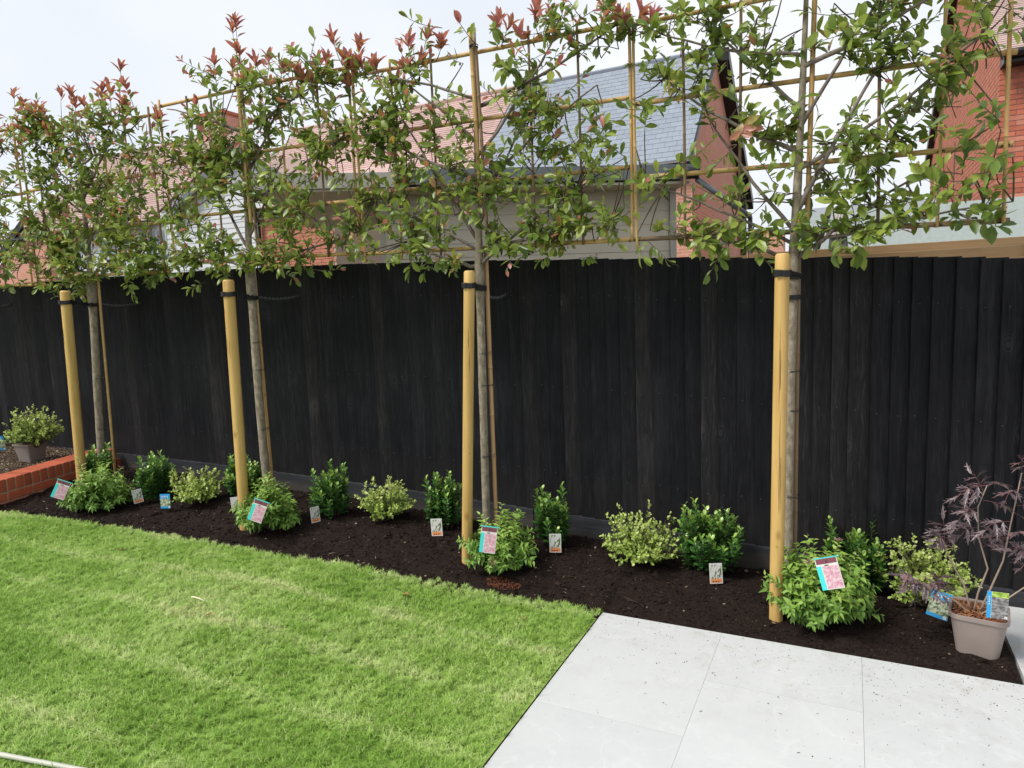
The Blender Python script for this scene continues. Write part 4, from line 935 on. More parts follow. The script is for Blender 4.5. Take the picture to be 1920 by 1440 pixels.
# ------------------------------------------------------------------ shrubs
def shrub(kind, x, y, W, h, label, nparts=0, zbase=None, group=None, root=None):
    zb = Hf(x, y) if zbase is None else zbase
    if root is None:
        root = empty({'skim': 'evergreen_shrub', 'euon': 'variegated_shrub', 'spirea': 'spirea_shrub'}[kind], (x, y, zb), label, 'shrub', group)
    B = Vector((x, y, zb)); st = MB(); LV = Leaves(); R_ = W / 2
    def stem(c, r0):
        st.tube(c, [r0 * (1 - 0.6 * q / (len(c) - 1)) for q in range(len(c))], 4)
    if kind == 'skim':
        ns = int(44 * (W / 0.28) ** 1.5)
        for s_ in range(ns):
            an = random.uniform(0, 6.28); rr = R_ * math.sqrt(random.random()) * 0.92
            tip = B + Vector((math.cos(an) * rr, math.sin(an) * rr, h * random.uniform(0.45, 0.93) * (1 - 0.3 * (rr / R_) ** 2)))
            if s_ < 4: tip.z = zb + h * random.uniform(0.92, 1.0)
            c = curve(B + Vector((math.cos(an) * rr * 0.35, math.sin(an) * rr * 0.35, -0.01)), tip, (math.cos(an) * 0.03, math.sin(an) * 0.03, -0.02), 8); stem(c, 0.0028)
            hz = (tip.z - zb)
            nl = int(12 + 22 * hz / 0.3)
            for q in range(nl):
                u = 0.22 + 0.78 * q / nl; k_ = min(int(u * 7), 6); p_ = c[k_].lerp(c[k_ + 1], u * 7 - k_); ax = (c[k_ + 1] - c[k_]).normalized()
                a2 = q * 2.4 + s_; o1 = ax.orthogonal().normalized(); side = o1 * math.cos(a2) + ax.cross(o1) * math.sin(a2)
                tipn = u > 0.88
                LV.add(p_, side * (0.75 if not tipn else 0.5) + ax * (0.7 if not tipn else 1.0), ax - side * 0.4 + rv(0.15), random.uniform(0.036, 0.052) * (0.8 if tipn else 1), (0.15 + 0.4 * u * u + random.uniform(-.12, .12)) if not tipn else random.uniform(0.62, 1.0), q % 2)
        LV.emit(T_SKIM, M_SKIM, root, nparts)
    elif kind == 'euon':
        ns = int(105 * (W / 0.36) ** 1.6)
        for s_ in range(ns):
            an = random.uniform(0, 6.28); el = math.asin(random.uniform(-0.12, 1)); rr = random.uniform(0.72, 1.05)
            lob = 1 + 0.16 * math.sin(3 * an + W * 60) + (0.2 if random.random() < 0.06 else 0)
            tip = B + Vector((math.cos(an) * math.cos(el) * R_ * rr * lob, math.sin(an) * math.cos(el) * R_ * rr * lob, lob * h * (0.34 + 0.64 * math.sin(el) * rr * random.uniform(0.85, 1.05))))
            if tip.z < zb + 0.02: tip.z = zb + random.uniform(0.02, 0.05)
            c = curve(B + Vector((math.cos(an) * 0.02, math.sin(an) * 0.02, 0)), tip, (0, 0, 0.02 + random.uniform(-.02, .02)), 6); stem(c, 0.0022)
            for b_ in range(4):
                k_ = random.choice([2, 3, 4, 5]); a = c[k_]; d = ((c[-1] - B).normalized() + rv(0.45)).normalized(); L = random.uniform(0.02, 0.05)
                for q in range(7):
                    side = d.cross(rv()).normalized(); u = (q + 1) / 7
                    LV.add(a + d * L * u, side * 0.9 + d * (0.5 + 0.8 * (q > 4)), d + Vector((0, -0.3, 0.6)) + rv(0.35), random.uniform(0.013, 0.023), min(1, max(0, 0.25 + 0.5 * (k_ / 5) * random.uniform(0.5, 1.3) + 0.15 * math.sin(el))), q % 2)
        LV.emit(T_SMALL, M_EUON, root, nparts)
    else:
        ns = int(92 * (W / 0.43) ** 1.5); fl = []; sway = (random.uniform(-.12, .12), random.uniform(-.08, .08), random.uniform(0.8, 1.15))
        for s_ in range(ns):
            an = random.uniform(0, 6.28); el = math.asin(random.uniform(0.0, 1)); rr = random.uniform(0.6, 1.0)
            tip = B + Vector((math.cos(an) * math.cos(el) * R_ * rr, math.sin(an) * math.cos(el) * R_ * rr, h * (0.12 + 0.86 * math.sin(el) * rr) * (1 + 0.22 * math.sin(2 * an + sway[0] * 30)))) + Vector((sway[0] * R_, sway[1] * R_, 0))
            if random.random() < 0.12: tip = B + (tip - B) * random.uniform(1.1, 1.28)
            c = curve(B + Vector((math.cos(an) * 0.03, math.sin(an) * 0.03, 0)), tip, (0, 0, 0.05 * math.cos(el)), 8); stem(c, 0.0022)
            nl = int(14 + 12 * rr)
            for q in range(nl):
                u = 0.28 + 0.72 * q / nl; k_ = min(int(u * 7), 6); p_ = c[k_].lerp(c[k_ + 1], u * 7 - k_); ax = (c[k_ + 1] - c[k_]).normalized()
                a2 = q * 2.4 + s_; o1 = ax.orthogonal().normalized(); side = o1 * math.cos(a2) + ax.cross(o1) * math.sin(a2)
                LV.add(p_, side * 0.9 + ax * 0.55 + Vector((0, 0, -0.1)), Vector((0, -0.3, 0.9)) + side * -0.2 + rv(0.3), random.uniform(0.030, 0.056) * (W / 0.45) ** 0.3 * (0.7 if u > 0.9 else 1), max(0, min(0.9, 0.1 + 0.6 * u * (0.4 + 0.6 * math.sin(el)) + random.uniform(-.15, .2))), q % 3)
            if random.random() < (0.34 if W > 0.55 else 0.06): fl.append((c[-1], (c[-1] - c[-2]).normalized()))
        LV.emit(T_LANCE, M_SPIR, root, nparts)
        for (p_, ax) in fl:
            mb = MB(); o1 = ax.orthogonal().normalized(); o2 = ax.cross(o1)
            for q in range(26):
                a2 = random.uniform(0, 6.28); r_q = 0.026 * math.sqrt(random.random()); c = p_ + ax * (0.012 + random.uniform(-.004, .004) - r_q * 0.15) + (o1 * math.cos(a2) + o2 * math.sin(a2)) * r_q
                s_q = random.uniform(0.0018, 0.0034); mb.tube([p_ - ax * 0.004, c], 0.0005, 3, random.random() * 0.3, cap=False)
                v, f = crumb_t(q, 1, 1, 0.8); mb.add([(c.x + a * s_q, c.y + b * s_q, c.z + cc * s_q) for a, b, cc in v.tolist()], f.tolist(), random.random())
            build('flower_head', mb, M_FLOWER, root)
    build('stems', st, M_TWIG, root, kind='stuff')
    return root
SH = [('spirea', -5.075, 3.12, 0.53, 0.38, 'feathery green spirea with a tilted pink label, nearest the brick planter wall', 60),
      ('skim', -5.784, 3.571, 0.23, 0.32, 'small dark glossy shrub half hidden behind the first trunk', 0),
      ('skim', -4.816, 3.415, 0.29, 0.37, 'dark glossy shrub with a narrow white label, left of the blue labelled one', 30),
      ('euon', -4.435, 3.455, 0.37, 0.23, 'low yellow green variegated shrub with a blue label, between two dark shrubs', 0),
      ('skim', -4.205, 3.72, 0.33, 0.32, 'dark glossy shrub behind the second stake', 30),
      ('spirea', -3.472, 3.284, 0.48, 0.38, 'bright green spirea with a pink label right of the second stake', 90),
      ('skim', -3.264, 3.621, 0.29, 0.36, 'dense upright dark shrub between a spirea and a round pale shrub', 60),
      ('euon', -2.853, 3.701, 0.355, 0.26, 'small round pale variegated shrub standing alone left of the middle stake', 40),
      ('skim', -2.413, 3.777, 0.27, 0.38, 'dark glossy shrub with a white flower label just left of the middle stake', 70),
      ('spirea', -1.845, 3.44, 0.47, 0.37, 'leafy spirea with a pink label right of the middle stake, reddish mulch under it', 110),
      ('skim', -1.659, 3.855, 0.25, 0.37, 'narrow upright dark shrub with light tips, just right of the middle tree', 80),
      ('euon', -1.099, 3.818, 0.41, 0.29, 'wide pale variegated shrub between two dark shrubs, no label', 60),
      ('skim', -0.704, 3.894, 0.38, 0.40, 'broad dark shrub with tall tips left of the thick stake', 100),
      ('spirea', -0.105, 3.53, 0.54, 0.41, 'largest spirea with faded pink flower heads, beside the thick stake', 220),
      ('skim', 0.045, 4.0, 0.33, 0.37, 'dark shrub against the fence behind the largest spirea', 90),
      ('euon', 0.378, 3.90, 0.40, 0.33, 'pale variegated shrub with a blue label beside the potted purple elder', 70)]
for s in SH:
    shrub(s[0], s[1], s[2], s[3], s[4], s[5], s[6], group={'skim': 'dark evergreen shrubs in the bed', 'euon': 'variegated shrubs in the bed', 'spirea': 'spireas in the bed'}[s[0]])
shrub('skim', -8.08, 3.80, 0.30, 0.40, 'green shrub cut off by the left edge of the photo', 0, zbase=0.335, group='dark evergreen shrubs in the bed')
# reddish mulch ring of the spirea by the middle stake
n = 330; a_ = rng.uniform(0, 6.28, n); r_q = 0.11 * np.sqrt(rng.random(n)); x = -1.74 + r_q * np.cos(a_); y = 3.28 + r_q * np.sin(a_) * 0.45
scatter('bark_ring', CR, np.stack([x, y, bedz(x, y) + 0.010], 1), rng.uniform(0, 6.28, n), np.exp(rng.normal(-5.5, 0.3, n)), tintmat('red bark', [(0, (0.035, 0.012, 0.007)), (0.8, (0.085, 0.027, 0.015)), (1, (0.18, 0.06, 0.03))]))

# ------------------------------------------------------------------ pots
def square_pot(name, c, w0, w1, hgt, rot, mat, label, group, RC=0.18):
    x, y, z = c; root = empty(name, c, label, 'plant pot', group)
    def ring(w, zz, rc=RC, n=5):
        P_ = []; hw = w / 2; r_ = w * rc
        for k, (sx, sy) in enumerate(((1, 1), (-1, 1), (-1, -1), (1, -1))):
            for q in range(n):
                a = k * math.pi / 2 + q / (n - 1) * math.pi / 2
                px, py = sx * (hw - r_) + r_ * math.cos(a), sy * (hw - r_) + r_ * math.sin(a)
                P_.append((x + px * math.cos(rot) - py * math.sin(rot), y + px * math.sin(rot) + py * math.cos(rot), zz))
        return P_
    prof = [(w0, z), (w0 + (w1 - w0) * 0.9, z + hgt * 0.9), (w1 * 1.0, z + hgt * 0.905), (w1 * 1.035, z + hgt * 0.91), (w1 * 1.045, z + hgt * 0.995), (w1 * 1.03, z + hgt), (w1 * 0.975, z + hgt), (w1 * 0.955, z + hgt * 0.985), (w1 * 0.90, z + hgt * 0.7)]
    mb = MB(); N_ = 20
    for w_, zz in prof: mb.v += ring(w_, zz); mb.t += [0] * N_
    for q in range(len(prof) - 1):
        for k in range(N_): mb.f.append((q * N_ + k, q * N_ + (k + 1) % N_, (q + 1) * N_ + (k + 1) % N_, (q + 1) * N_ + k))
    mb.f.append(tuple(reversed(range(N_))))
    o = build('pot_body', mb, mat, root, smooth=True); o.modifiers.new('e', 'EDGE_SPLIT').split_angle = math.radians(32)
    zs = z + hgt * 0.90; mb = MB(); R0 = ring(w1 * 0.94, zs)
    mb.v = R0 + [(x, y, zs + 0.012)]; mb.t = [0] * 21; mb.f = [(k, (k + 1) % 20, 20) for k in range(20)]
    build('compost', mb, M_SOIL, root)
    n = 1500; u = rng.uniform(-1, 1, n) * w1 * 0.45; v_ = rng.uniform(-1, 1, n) * w1 * 0.45
    xs_ = x + u * math.cos(rot) - v_ * math.sin(rot); ys_ = y + u * math.sin(rot) + v_ * math.cos(rot)
    scatter('bark_mulch', CR, np.stack([xs_, ys_, np.full(n, zs + 0.008) + rng.uniform(0, 0.008, n)], 1), rng.uniform(0, 6.28, n), np.exp(rng.normal(-5.2, 0.3, n)), M_BARK2, parent=root)
    return root
M_BARK2 = tintmat('pot bark', [(0, (0.05, 0.018, 0.009)), (0.7, (0.19, 0.07, 0.032)), (1, (0.33, 0.16, 0.08))])
PX, PY = 0.535, 3.50; PZ = Hf(PX, PY) - 0.02; PH = 0.215
square_pot('square_pot', (PX, PY, PZ), 0.15, 0.215, PH, math.radians(-9), M_POT, 'large taupe square pot of red bark at the corner of the white paving', 'square plastic pots')
# purple elder growing in it
el = empty('purple_elder', (PX, PY, PZ + PH * 0.92), 'dark purple cut leaved elder growing in the large taupe pot', 'shrub')
zt = PZ + PH * 0.92; st = MB(); LV = Leaves(); rc = MB()
def elder_leaf(b, d, L):
    b = Vector(b); d = Vector(d).normalized(); c = curve(b, b + d * L, (0, 0, 0.015), 7); c[-1].z -= 0.02 * L / 0.15
    rc.tube(c, 0.0011, 3)
    n0 = Vector((0, -0.5, 1)) + rv(0.3); s0 = d.cross(n0).normalized()
    for q, u in enumerate((0.32, 0.32, 0.62, 0.62, 0.98)):
        sg = -1 if q % 2 else 1; k_ = min(int(u * 6), 5); p_ = c[k_].lerp(c[k_ + 1], u * 6 - k_)
        ld_ = (s0 * sg * 0.95 + d * 0.6) if q < 4 else d
        ll = random.uniform(0.050, 0.078); dd = (ld_ + Vector((0, 0, -0.25)) + rv(0.1)).normalized(); tt = random.uniform(0.2, 0.85)
        LV.add(p_, dd, n0 + rv(0.2), ll, tt, 0)
        for e_ in range(4):       # narrow side lobes cut into every leaflet
            pe = p_ + dd * ll * (0.22 + 0.16 * e_); LV.add(pe, dd * 0.85 + dd.cross(n0).normalized() * (0.75 if e_ % 2 else -0.75), n0 + rv(0.2), ll * (0.42 - 0.05 * e_), tt, 1)
stems = [[(PX - .02, PY, zt), (PX - .01, PY - .02, zt + 0.10), (PX + .02, PY - .03, zt + 0.22), (PX - .02, PY - .04, zt + 0.36), (PX - .03, PY - .06, zt + 0.50), (PX + .0, PY - .06, zt + 0.60)],
         [(PX + .0, PY + .0, zt), (PX + .03, PY - .03, zt + 0.12), (PX + .07, PY - .05, zt + 0.27), (PX + .09, PY - .06, zt + 0.45), (PX + .12, PY - .05, zt + 0.66)],
         [(PX + .0, PY - .02, zt), (PX + .06, PY - .05, zt + 0.07), (PX + .15, PY - .06, zt + 0.17), (PX + .20, PY - .05, zt + 0.30)],
         [(PX - .03, PY + .0, zt), (PX - .06, PY + .0, zt + 0.12), (PX - .12, PY + .0, zt + 0.24), (PX - .15, PY - .02, zt + 0.33)],
         [(PX - .04, PY - .01, zt), (PX - .09, PY - .03, zt + 0.05), (PX - .17, PY - .04, zt + 0.10), (PX - .24, PY - .05, zt + 0.13)]]
for s_, c in enumerate(stems):
    C_ = []
    for a, b in zip(c[:-1], c[1:]): C_ += [Vector(a).lerp(Vector(b), u) for u in (0, .33, .66)]
    C_.append(Vector(c[-1])); mb = MB(); n_ = len(C_); mb.tube(C_, [0.0046 * (1 - 0.6 * q / n_) for q in range(n_)], 8)
    build('stem', mb, simple('elder stem', (0.33, 0.25, 0.19), 0.7, 0.2, 30), el, smooth=True)
    st0 = {0: 0.5, 1: 0.55, 2: 0.7, 3: 0.72, 4: 0.8}[s_]
    for q in range(int(n_ * st0), n_):
        for r_k in range(2 if (q > n_ - 3 or s_ > 2) else 1):
            d = Vector((random.gauss(-0.25, 0.8), random.gauss(-0.2, 0.6), random.gauss(0.25, 0.35))); elder_leaf(C_[q], d, random.uniform(0.08, 0.14))
for q in range(5): elder_leaf((PX - .22 + random.uniform(-.03, .03), PY - .05, zt + 0.12 + random.uniform(-.02, .03)), (random.gauss(-0.4, .5), -0.3, random.gauss(-0.2, 0.3)), 0.07)
build('leaf_stalks', rc, simple('elder stalk', (0.16, 0.06, 0.06), 0.7, 0.2, 30), el, kind='stuff')
LV.emit(T_THIN, M_SAMB, el, 280)
PX2, PY2 = -6.84, 3.62
square_pot('square_pot', (PX2, PY2, 0.32), 0.135, 0.20, 0.19, math.radians(8), M_POT2, 'grey taupe square pot standing on the raised bed behind the brick wall', 'square plastic pots', 0.07)
sp = empty('potted_variegated_shrub', (PX2, PY2, 0.49), 'pale variegated shrub growing in the pot on the raised bed', 'shrub')
shrub('euon', PX2 + 0.08, PY2, 0.42, 0.34, None, 0, zbase=0.47, root=sp)

# ------------------------------------------------------------------ plant labels
def label(x, y, z, w_, h_, kind, text, yawd=10, tiltd=-8, roll=0):
    w_ *= 0.88; h_ *= 0.90
    root = bpy.data.objects.new('plant_label', None); col.objects.link(root); root.location = (x, y, z)
    tag(root, text, 'plant label', 'plant labels in the bed')
    Rm = Matrix.Rotation(math.radians(yawd), 4, 'Z') @ Matrix.Rotation(math.radians(roll), 4, 'Y') @ Matrix.Rotation(math.radians(tiltd), 4, 'X')
    def rect(name, x0, x1, z0, z1, yy, mat, th_=0.0012):
        mb = MB(); mb.box(x0 * w_, x1 * w_, yy, yy + th_, z0 * h_, z1 * h_)
        L0 = Vector((0, 0, 0)); me = bpy.data.meshes.new(name); me.from_pydata(mb.v, [], mb.f); me.materials.append(mat); me.update()
        o = bpy.data.objects.new(name, me); col.objects.link(o); o.parent = root; o.matrix_basis = Rm; return o
    e = 0.0006
    if kind == 'white':
        rect('card', -.5, .5, 0, 1, 0, M_LBL_WHITE); rect('picture', -.42, .42, .24, .94, -e, M_PR_WHITE, e); rect('name_strip', -.42, .42, .05, .235, -e, M_LBL_ORANGE, e)
        for q in range(3): rect('print_line', -.3 + q * .2, -.17 + q * .2, .09, .13, -2 * e, M_LBL_DARK, e)
        rect('spike', -.04, .04, -.4, 0.0, 0.0, M_LBL_DARK)
    elif kind == 'pink':
        rect('card', -.5, .5, 0, 1, 0, M_LBL_WHITE); rect('picture', -.24, .47, .03, .74, -e, M_PR_PINK, e); rect('side_strip', -.5, -.28, .0, .76, -e, M_LBL_AQUA, e)
        rect('header', -.46, .47, .82, .98, -e, M_LBL_MAROON, e); rect('print_line', -.12, .06, .755, .785, -2 * e, M_LBL_DARK, e); rect('slot', -.03, .03, .85, .93, -2 * e, M_LBL_DARK, e)
        rect('top_edge', -.56, .62, 1.0, 1.03, -0.004, M_LBL_AQUA, 0.012)
    elif kind == 'blue':
        rect('card', -.5, .5, 0, 1, 0, M_LBL_BLUE); rect('picture', -.5, .5, .13, .68, -e, M_PR_GREEN, e)
        for q in range(5): rect('print_line', -.36 + q * .15, -.29 + q * .15, .76, .88, -2 * e, M_LBL_WHITE, e)
        rect('badge', .28, .44, .03, .15, -2 * e, M_LBL_WHITE, e)
    else:
        rect('card', -.5, .5, 0, 1, 0, M_LBL_WHITE); rect('side_strip', -.5, -.30, 0, 1, -e, M_LBL_BLUE, e); rect('picture', -.28, .5, 0, .80, -e, M_PR_GREY, e); rect('header', -.28, .5, .80, 1, -e, M_PR_LIME, e)
        rect('badge', .34, .47, .03, .12, -2 * e, M_LBL_WHITE, e)
        for q in range(4): rect('print_line', -.42, -.37, .5 + q * .09, .55 + q * .09, -2 * e, M_LBL_WHITE, e)
label(-5.156, 2.86, 0.345, 0.105, 0.145, 'pink', 'pink spirea label tilted sharply, nearest the brick planter wall', 35, -12, 24)
label(-4.811, 3.25, 0.235, 0.075, 0.115, 'white', 'white flower label leaning left of the blue label', 60, -5, -6)
label(-4.499, 3.24, 0.225, 0.095, 0.118, 'blue', 'blue label in front of the low variegated shrub at left', 15, -5, -3)
label(-3.99, 3.431, 0.202, 0.075, 0.113, 'white', 'white flower label half hidden by the second stake', 25, -5, -6)
label(-3.374, 3.03, 0.315, 0.105, 0.150, 'pink', 'pink spirea label just right of the second stake', 22, -14, 20)
label(-3.244, 3.44, 0.195, 0.070, 0.119, 'white', 'narrow looking white label of the upright dark shrub', 62, -4, -2)
label(-2.375, 3.60, 0.149, 0.087, 0.125, 'white', 'white flower label just left of the middle stake', 12, -6, -4)
label(-1.751, 3.13, 0.285, 0.100, 0.155, 'pink', 'pink spirea label just right of the middle stake', 18, -12, 7)
label(-1.591, 3.70, 0.105, 0.082, 0.128, 'white', 'white flower label right of the middle tree, facing straight out', 20, -5, 0)
label(-0.636, 3.70, 0.053, 0.080, 0.124, 'white', 'white flower label of the broad dark shrub near the paving', 24, -8, -1)
label(-0.046, 3.20, 0.318, 0.105, 0.150, 'pink', 'pink label on the largest spirea beside the thick stake', 5, -22, -16)
label(0.386, 3.62, 0.074, 0.100, 0.140, 'blue', 'blue label leaning beside the taupe pot', -8, -10, 12)
label(0.567, 3.30, 0.245, 0.085, 0.125, 'strip', 'label with blue side strip tied to the purple elder', 2, -4, 1)
label(-7.02, 3.46, 0.46, 0.115, 0.15, 'blue', 'blue label in the pot behind the brick wall', 30, 8, -3)

# ------------------------------------------------------------------ litter on the lawn
def litter(name, x, y, L, ang, mat, label_, cat, group=None, kind_='leaf'):
    z = float(GL(np.array(x))) + 0.028
    if kind_ == 'leaf':
        v, f = leaf_template(0.7, 0.25, 0.3); mb = MB(); ca, sa = math.cos(ang), math.sin(ang)
        mb.add([(x + (a * ca - b * sa) * L, y + (a * sa + b * ca) * L, z + c * L + 0.008) for a, b, c in v.tolist()], f)
    else:
        mb = MB(); ca, sa = math.cos(ang), math.sin(ang)
        mb.tube([(x + ca * L * u, y + sa * L * u, z + 0.01 + 0.006 * math.sin(u * 3.1)) for u in (0, .12, .3, .6, 1)], [0.003, 0.004, 0.0035, 0.003, 0.002], 5)
    tag(build(name, mb, mat, None, smooth=True, loc=(x, y, z)), label_, cat, group)
gl_ = 'fallen leaves on the lawn'
litter('fallen_leaf', -2.91, 2.45, 0.035, 0.5, M_DEAD, 'small brown fallen leaf above the white straw on the lawn', 'leaf', gl_)
litter('fallen_leaf', -2.09, 2.86, 0.04, 1.6, M_DEAD, 'brown fallen leaf on the lawn near the bed edge', 'leaf', gl_)
litter('fallen_leaf', -2.78, 2.19, 0.035, 2.1, M_DEAD, 'brown fallen leaf below the white straw on the lawn', 'leaf', gl_)
litter('fallen_leaf', -4.0, 2.55, 0.06, 0.9, M_DEAD, 'larger curled brown leaf on the far left of the lawn', 'leaf', gl_)
litter('fallen_leaf', -1.45, 2.95, 0.03, 0.9, M_DEAD, 'tiny brown leaf on the lawn near the paving corner', 'leaf', gl_)
litter('straw', -3.03, 2.275, 0.11, -0.1, M_STRAW, 'bleached white straw lying on the lawn', 'straw', None, 'stick')
mb = MB(); hp = [(-3.6, 0.92), (-3.1, 1.03), (-2.6, 1.155), (-2.27, 1.255), (-2.0, 1.32), (-1.7, 1.36), (-1.5, 1.36)]
mb.tube([(x, y, float(GL(np.array(x))) + 0.03) for x, y in hp], 0.0085, 10)
tag(build('garden_hose', mb, M_HOSE, None, smooth=True, loc=(-2.6, 1.15, 0.1)), 'thin pale hose lying along the bottom left of the lawn', 'hose')

# ------------------------------------------------------------------ neighbouring houses
def roof_slab(root, x0, x1, Y0, z0, Y1, z1, mat, th=0.06, name='roof'):
    mb = MB(); mb.poly_prism([(x0, Y0, z0), (x1, Y0, z0), (x1, Y1, z1), (x0, Y1, z1)], (0, 0, -th)); return build(name, mb, mat, root)
def courses(root, x0, x1, Y0, z0, Y1, z1, gauge, th, mat, parent_part, pname='tile_course', x0r=None, x1r=None):
    """tile courses laid up a slope: every course is a thin wedge lapping over the one below"""
    S = Vector((0, Y1 - Y0, z1 - z0)); L = S.length; S.normalize(); Nn = Vector((0, -S.z, S.y))
    n = int(L / gauge)
    for k in range(n):
        a = Vector((0, Y0, z0)) + S * (k * gauge) ; b = a + S * (gauge * 1.25)
        u = k / max(1, n - 1); xa = x0 if x0r is None else x0 + (x0r - x0) * u; xb = x1 if x1r is None else x1 + (x1r - x1) * u
        mb = MB(); V_ = []
        segs = max(1, int((xb - xa) / 1.6))
        j = random.uniform(-0.002, 0.002)
        for x in (xa, xb): V_ += [(x, a.y + Nn.y * (th * 2 + j), a.z + Nn.z * (th * 2 + j)), (x, b.y + Nn.y * th * .9, b.z + Nn.z * th * .9), (x, b.y + Nn.y * .002, b.z + Nn.z * .002), (x, a.y + Nn.y * th, a.z + Nn.z * th)]
        mb.add(V_, [(0, 4, 5, 1), (1, 5, 6, 2), (2, 6, 7, 3), (3, 7, 4, 0), (0, 1, 2, 3), (7, 6, 5, 4)]); build(pname, mb, mat, parent_part, loc=((xa + xb) / 2, a.y, a.z))
def boards(root, a, b, z0, z1, face, mat, name='weatherboard', th=0.02, inward=(0, 1, 0)):
    """horizontal lapped boards on a wall running from a to b (xy)"""
    a, b = Vector(a), Vector(b); d = (b - a); L = d.length; d.normalize(); inn = Vector(inward)
    z = z0
    while z < z1 - 0.02:
        zt_ = min(z + face, z1); mb = MB(); V_ = []
        for s_ in (0, L):
            p_ = a + d * s_
            V_ += [(p_.x - inn.x * th, p_.y - inn.y * th, z), (p_.x - inn.x * 0.004, p_.y - inn.y * 0.004, zt_ + 0.006), (p_.x + inn.x * 0.01, p_.y + inn.y * .01, zt_ + 0.006), (p_.x + inn.x * .01, p_.y + inn.y * .01, z)]
        mb.add(V_, [(0, 4, 5, 1), (1, 5, 6, 2), (2, 6, 7, 3), (3, 7, 4, 0), (0, 1, 2, 3), (7, 6, 5, 4)]); build(name, mb, mat, root, loc=((a.x + b.x) / 2, (a.y + b.y) / 2, z)); z += face
def window(root, x, y, z0, z1, w_, mat_frame=M_WHITEB):
    mb = MB(); mb.box(x - w_ / 2, x + w_ / 2, y - 0.035, y + 0.02, z0, z1); f = build('window', mb, mat_frame, root, loc=(x, y, z0))
    for k in (-1, 1):
        mb = MB(); mb.box(x + k * w_ / 4 - w_ / 4 + 0.05, x + k * w_ / 4 + w_ / 4 - 0.05, y - 0.042, y - 0.037, z0 + 0.06, z1 - 0.06)
        o = build('pane', mb, M_GLASS, f)

# --- right hand brick house, gable end towards us
XG = 1.91; hz = empty('brick_house', (XG, 12.71, 0), 'red brick house with clay tiled roof and black verge at the top right', 'house')
Ya, Yb, ze, Ym, zr = 12.71, 22.8, 5.0, 17.75, 7.95
mb = MB(); mb.poly_prism([(XG + 0.012, Ya + 0.012, -0.3), (XG + 0.012, Ya + 0.012, ze), (XG + 0.012, Ym, zr), (XG + 0.012, Yb, ze), (XG + 0.012, Yb, -0.3)], (6, 0, 0))
build('wall', mb, simple('pale pink mortar', (0.52, 0.37, 0.30), 0.95, 0.1, 10), hz)
side = MB(); zk = 2.2; row = 0
while zk < zr:
    y = Ya + (0.0 if row % 2 else -0.1125)
    while y < Yb:
        y0 = max(y, Ya); y1 = y + 0.215; zc = zk + 0.033; yc = (y0 + y1) / 2
        top_ = ze + (zr - ze) * (yc - Ya) / (Ym - Ya) if yc < Ym else ze + (zr - ze) * (Yb - yc) / (Yb - Ym)
        if zc < top_ - 0.05 and y1 - y0 > 0.05 and y1 < Yb: side.box(XG - 0.003 + random.uniform(-.001, .001), XG + 0.02, y0, y1, zk, zk + 0.065)
        y += 0.225
    zk += 0.075; row += 1
build('gable_brickwork', side, M_BRICK_F, hz, kind='stuff')
zk = 2.2; row = 0; nb = 0
while zk < ze - 0.12:
    x = XG + (0.001 if row % 2 else -0.1125)
    while x < XG + 0.85:
        x0 = max(x, XG + 0.001); mb = MB(); mb.box(x0, x + 0.215, Ya - random.uniform(0.0, 0.003), Ya + 0.03, zk, zk + 0.065)
        if x + 0.215 - x0 > 0.05: build('brick', mb, M_BRICK_F2 if random.random() < 0.7 else M_BRICK_F, hz, loc=(x0, Ya, zk)); nb += 1
        x += 0.225
    zk += 0.075; row += 1
front = MB()
zk = 2.2; row = 0
while zk < ze - 0.12:
    x = XG + (0.901 if row % 2 else 0.7875)
    while x < XG + 3.0:
        if x > XG + 0.85 + (0 if row % 2 else -0.07): front.box(x, x + 0.215, Ya - 0.002, Ya + 0.03, zk, zk + 0.065)
        x += 0.225
    zk += 0.075; row += 1
build('front_brickwork', front, M_BRICK_F2, hz, kind='stuff')
rf = roof_slab(hz, XG - 0.05, XG + 6, Ya - 0.30, ze - 0.10, Ym, zr + 0.08, M_TILE_B)
courses(hz, XG - 0.06, XG + 5, Ya - 0.30, ze - 0.09, Ym, zr + 0.09, 0.115, 0.014, M_TILE3, rf)
roof_slab(hz, XG - 0.05, XG + 6, Yb + 0.30, ze - 0.10, Ym, zr + 0.08, M_TILE_B, name='rear_roof')
for (y0, z0, y1, z1, nm) in ((Yb + 0.35, ze - 0.2, Ym, zr + 0.0, 'bargeboard'),):
    mb = MB(); mb.poly_prism([(XG - 0.14, y0, z0 - 0.16), (XG - 0.14, y0, z0 + 0.10), (XG - 0.14, y1, z1 + 0.10), (XG - 0.14, y1, z1 - 0.16)], (0.13, 0, 0)); build(nm, mb, M_BLACKP, hz)
mb = MB(); mb.poly_prism([(XG - 0.05, Ya - 0.32, ze - 0.15), (XG - 0.05, Ya - 0.32, ze - 0.09), (XG - 0.05, Ym, zr + 0.09), (XG - 0.05, Ym, zr + 0.0)], (0.05, 0, 0)); build('verge', mb, M_MORTAR, hz)
mb = MB(); mb.tube([(XG - 0.02, Ya - 0.36, ze - 0.13), (XG + 5, Ya - 0.36, ze - 0.13)], 0.06, 8); build('gutter', mb, M_BLACKP, hz)
mb = MB(); mb.box(XG + 0.0, XG + 5, Ya - 0.29, Ya + 0.02, ze - 0.24, ze - 0.13); build('soffit', mb, M_BLACKP, hz)
mb = MB(); mb.box(XG - 0.006, XG + 0.01, 17.5, 17.62, 3.3, 4.6); build('airbrick_slot', mb, simple('dark slot', (0.06, 0.03, 0.025), 0.9), hz)

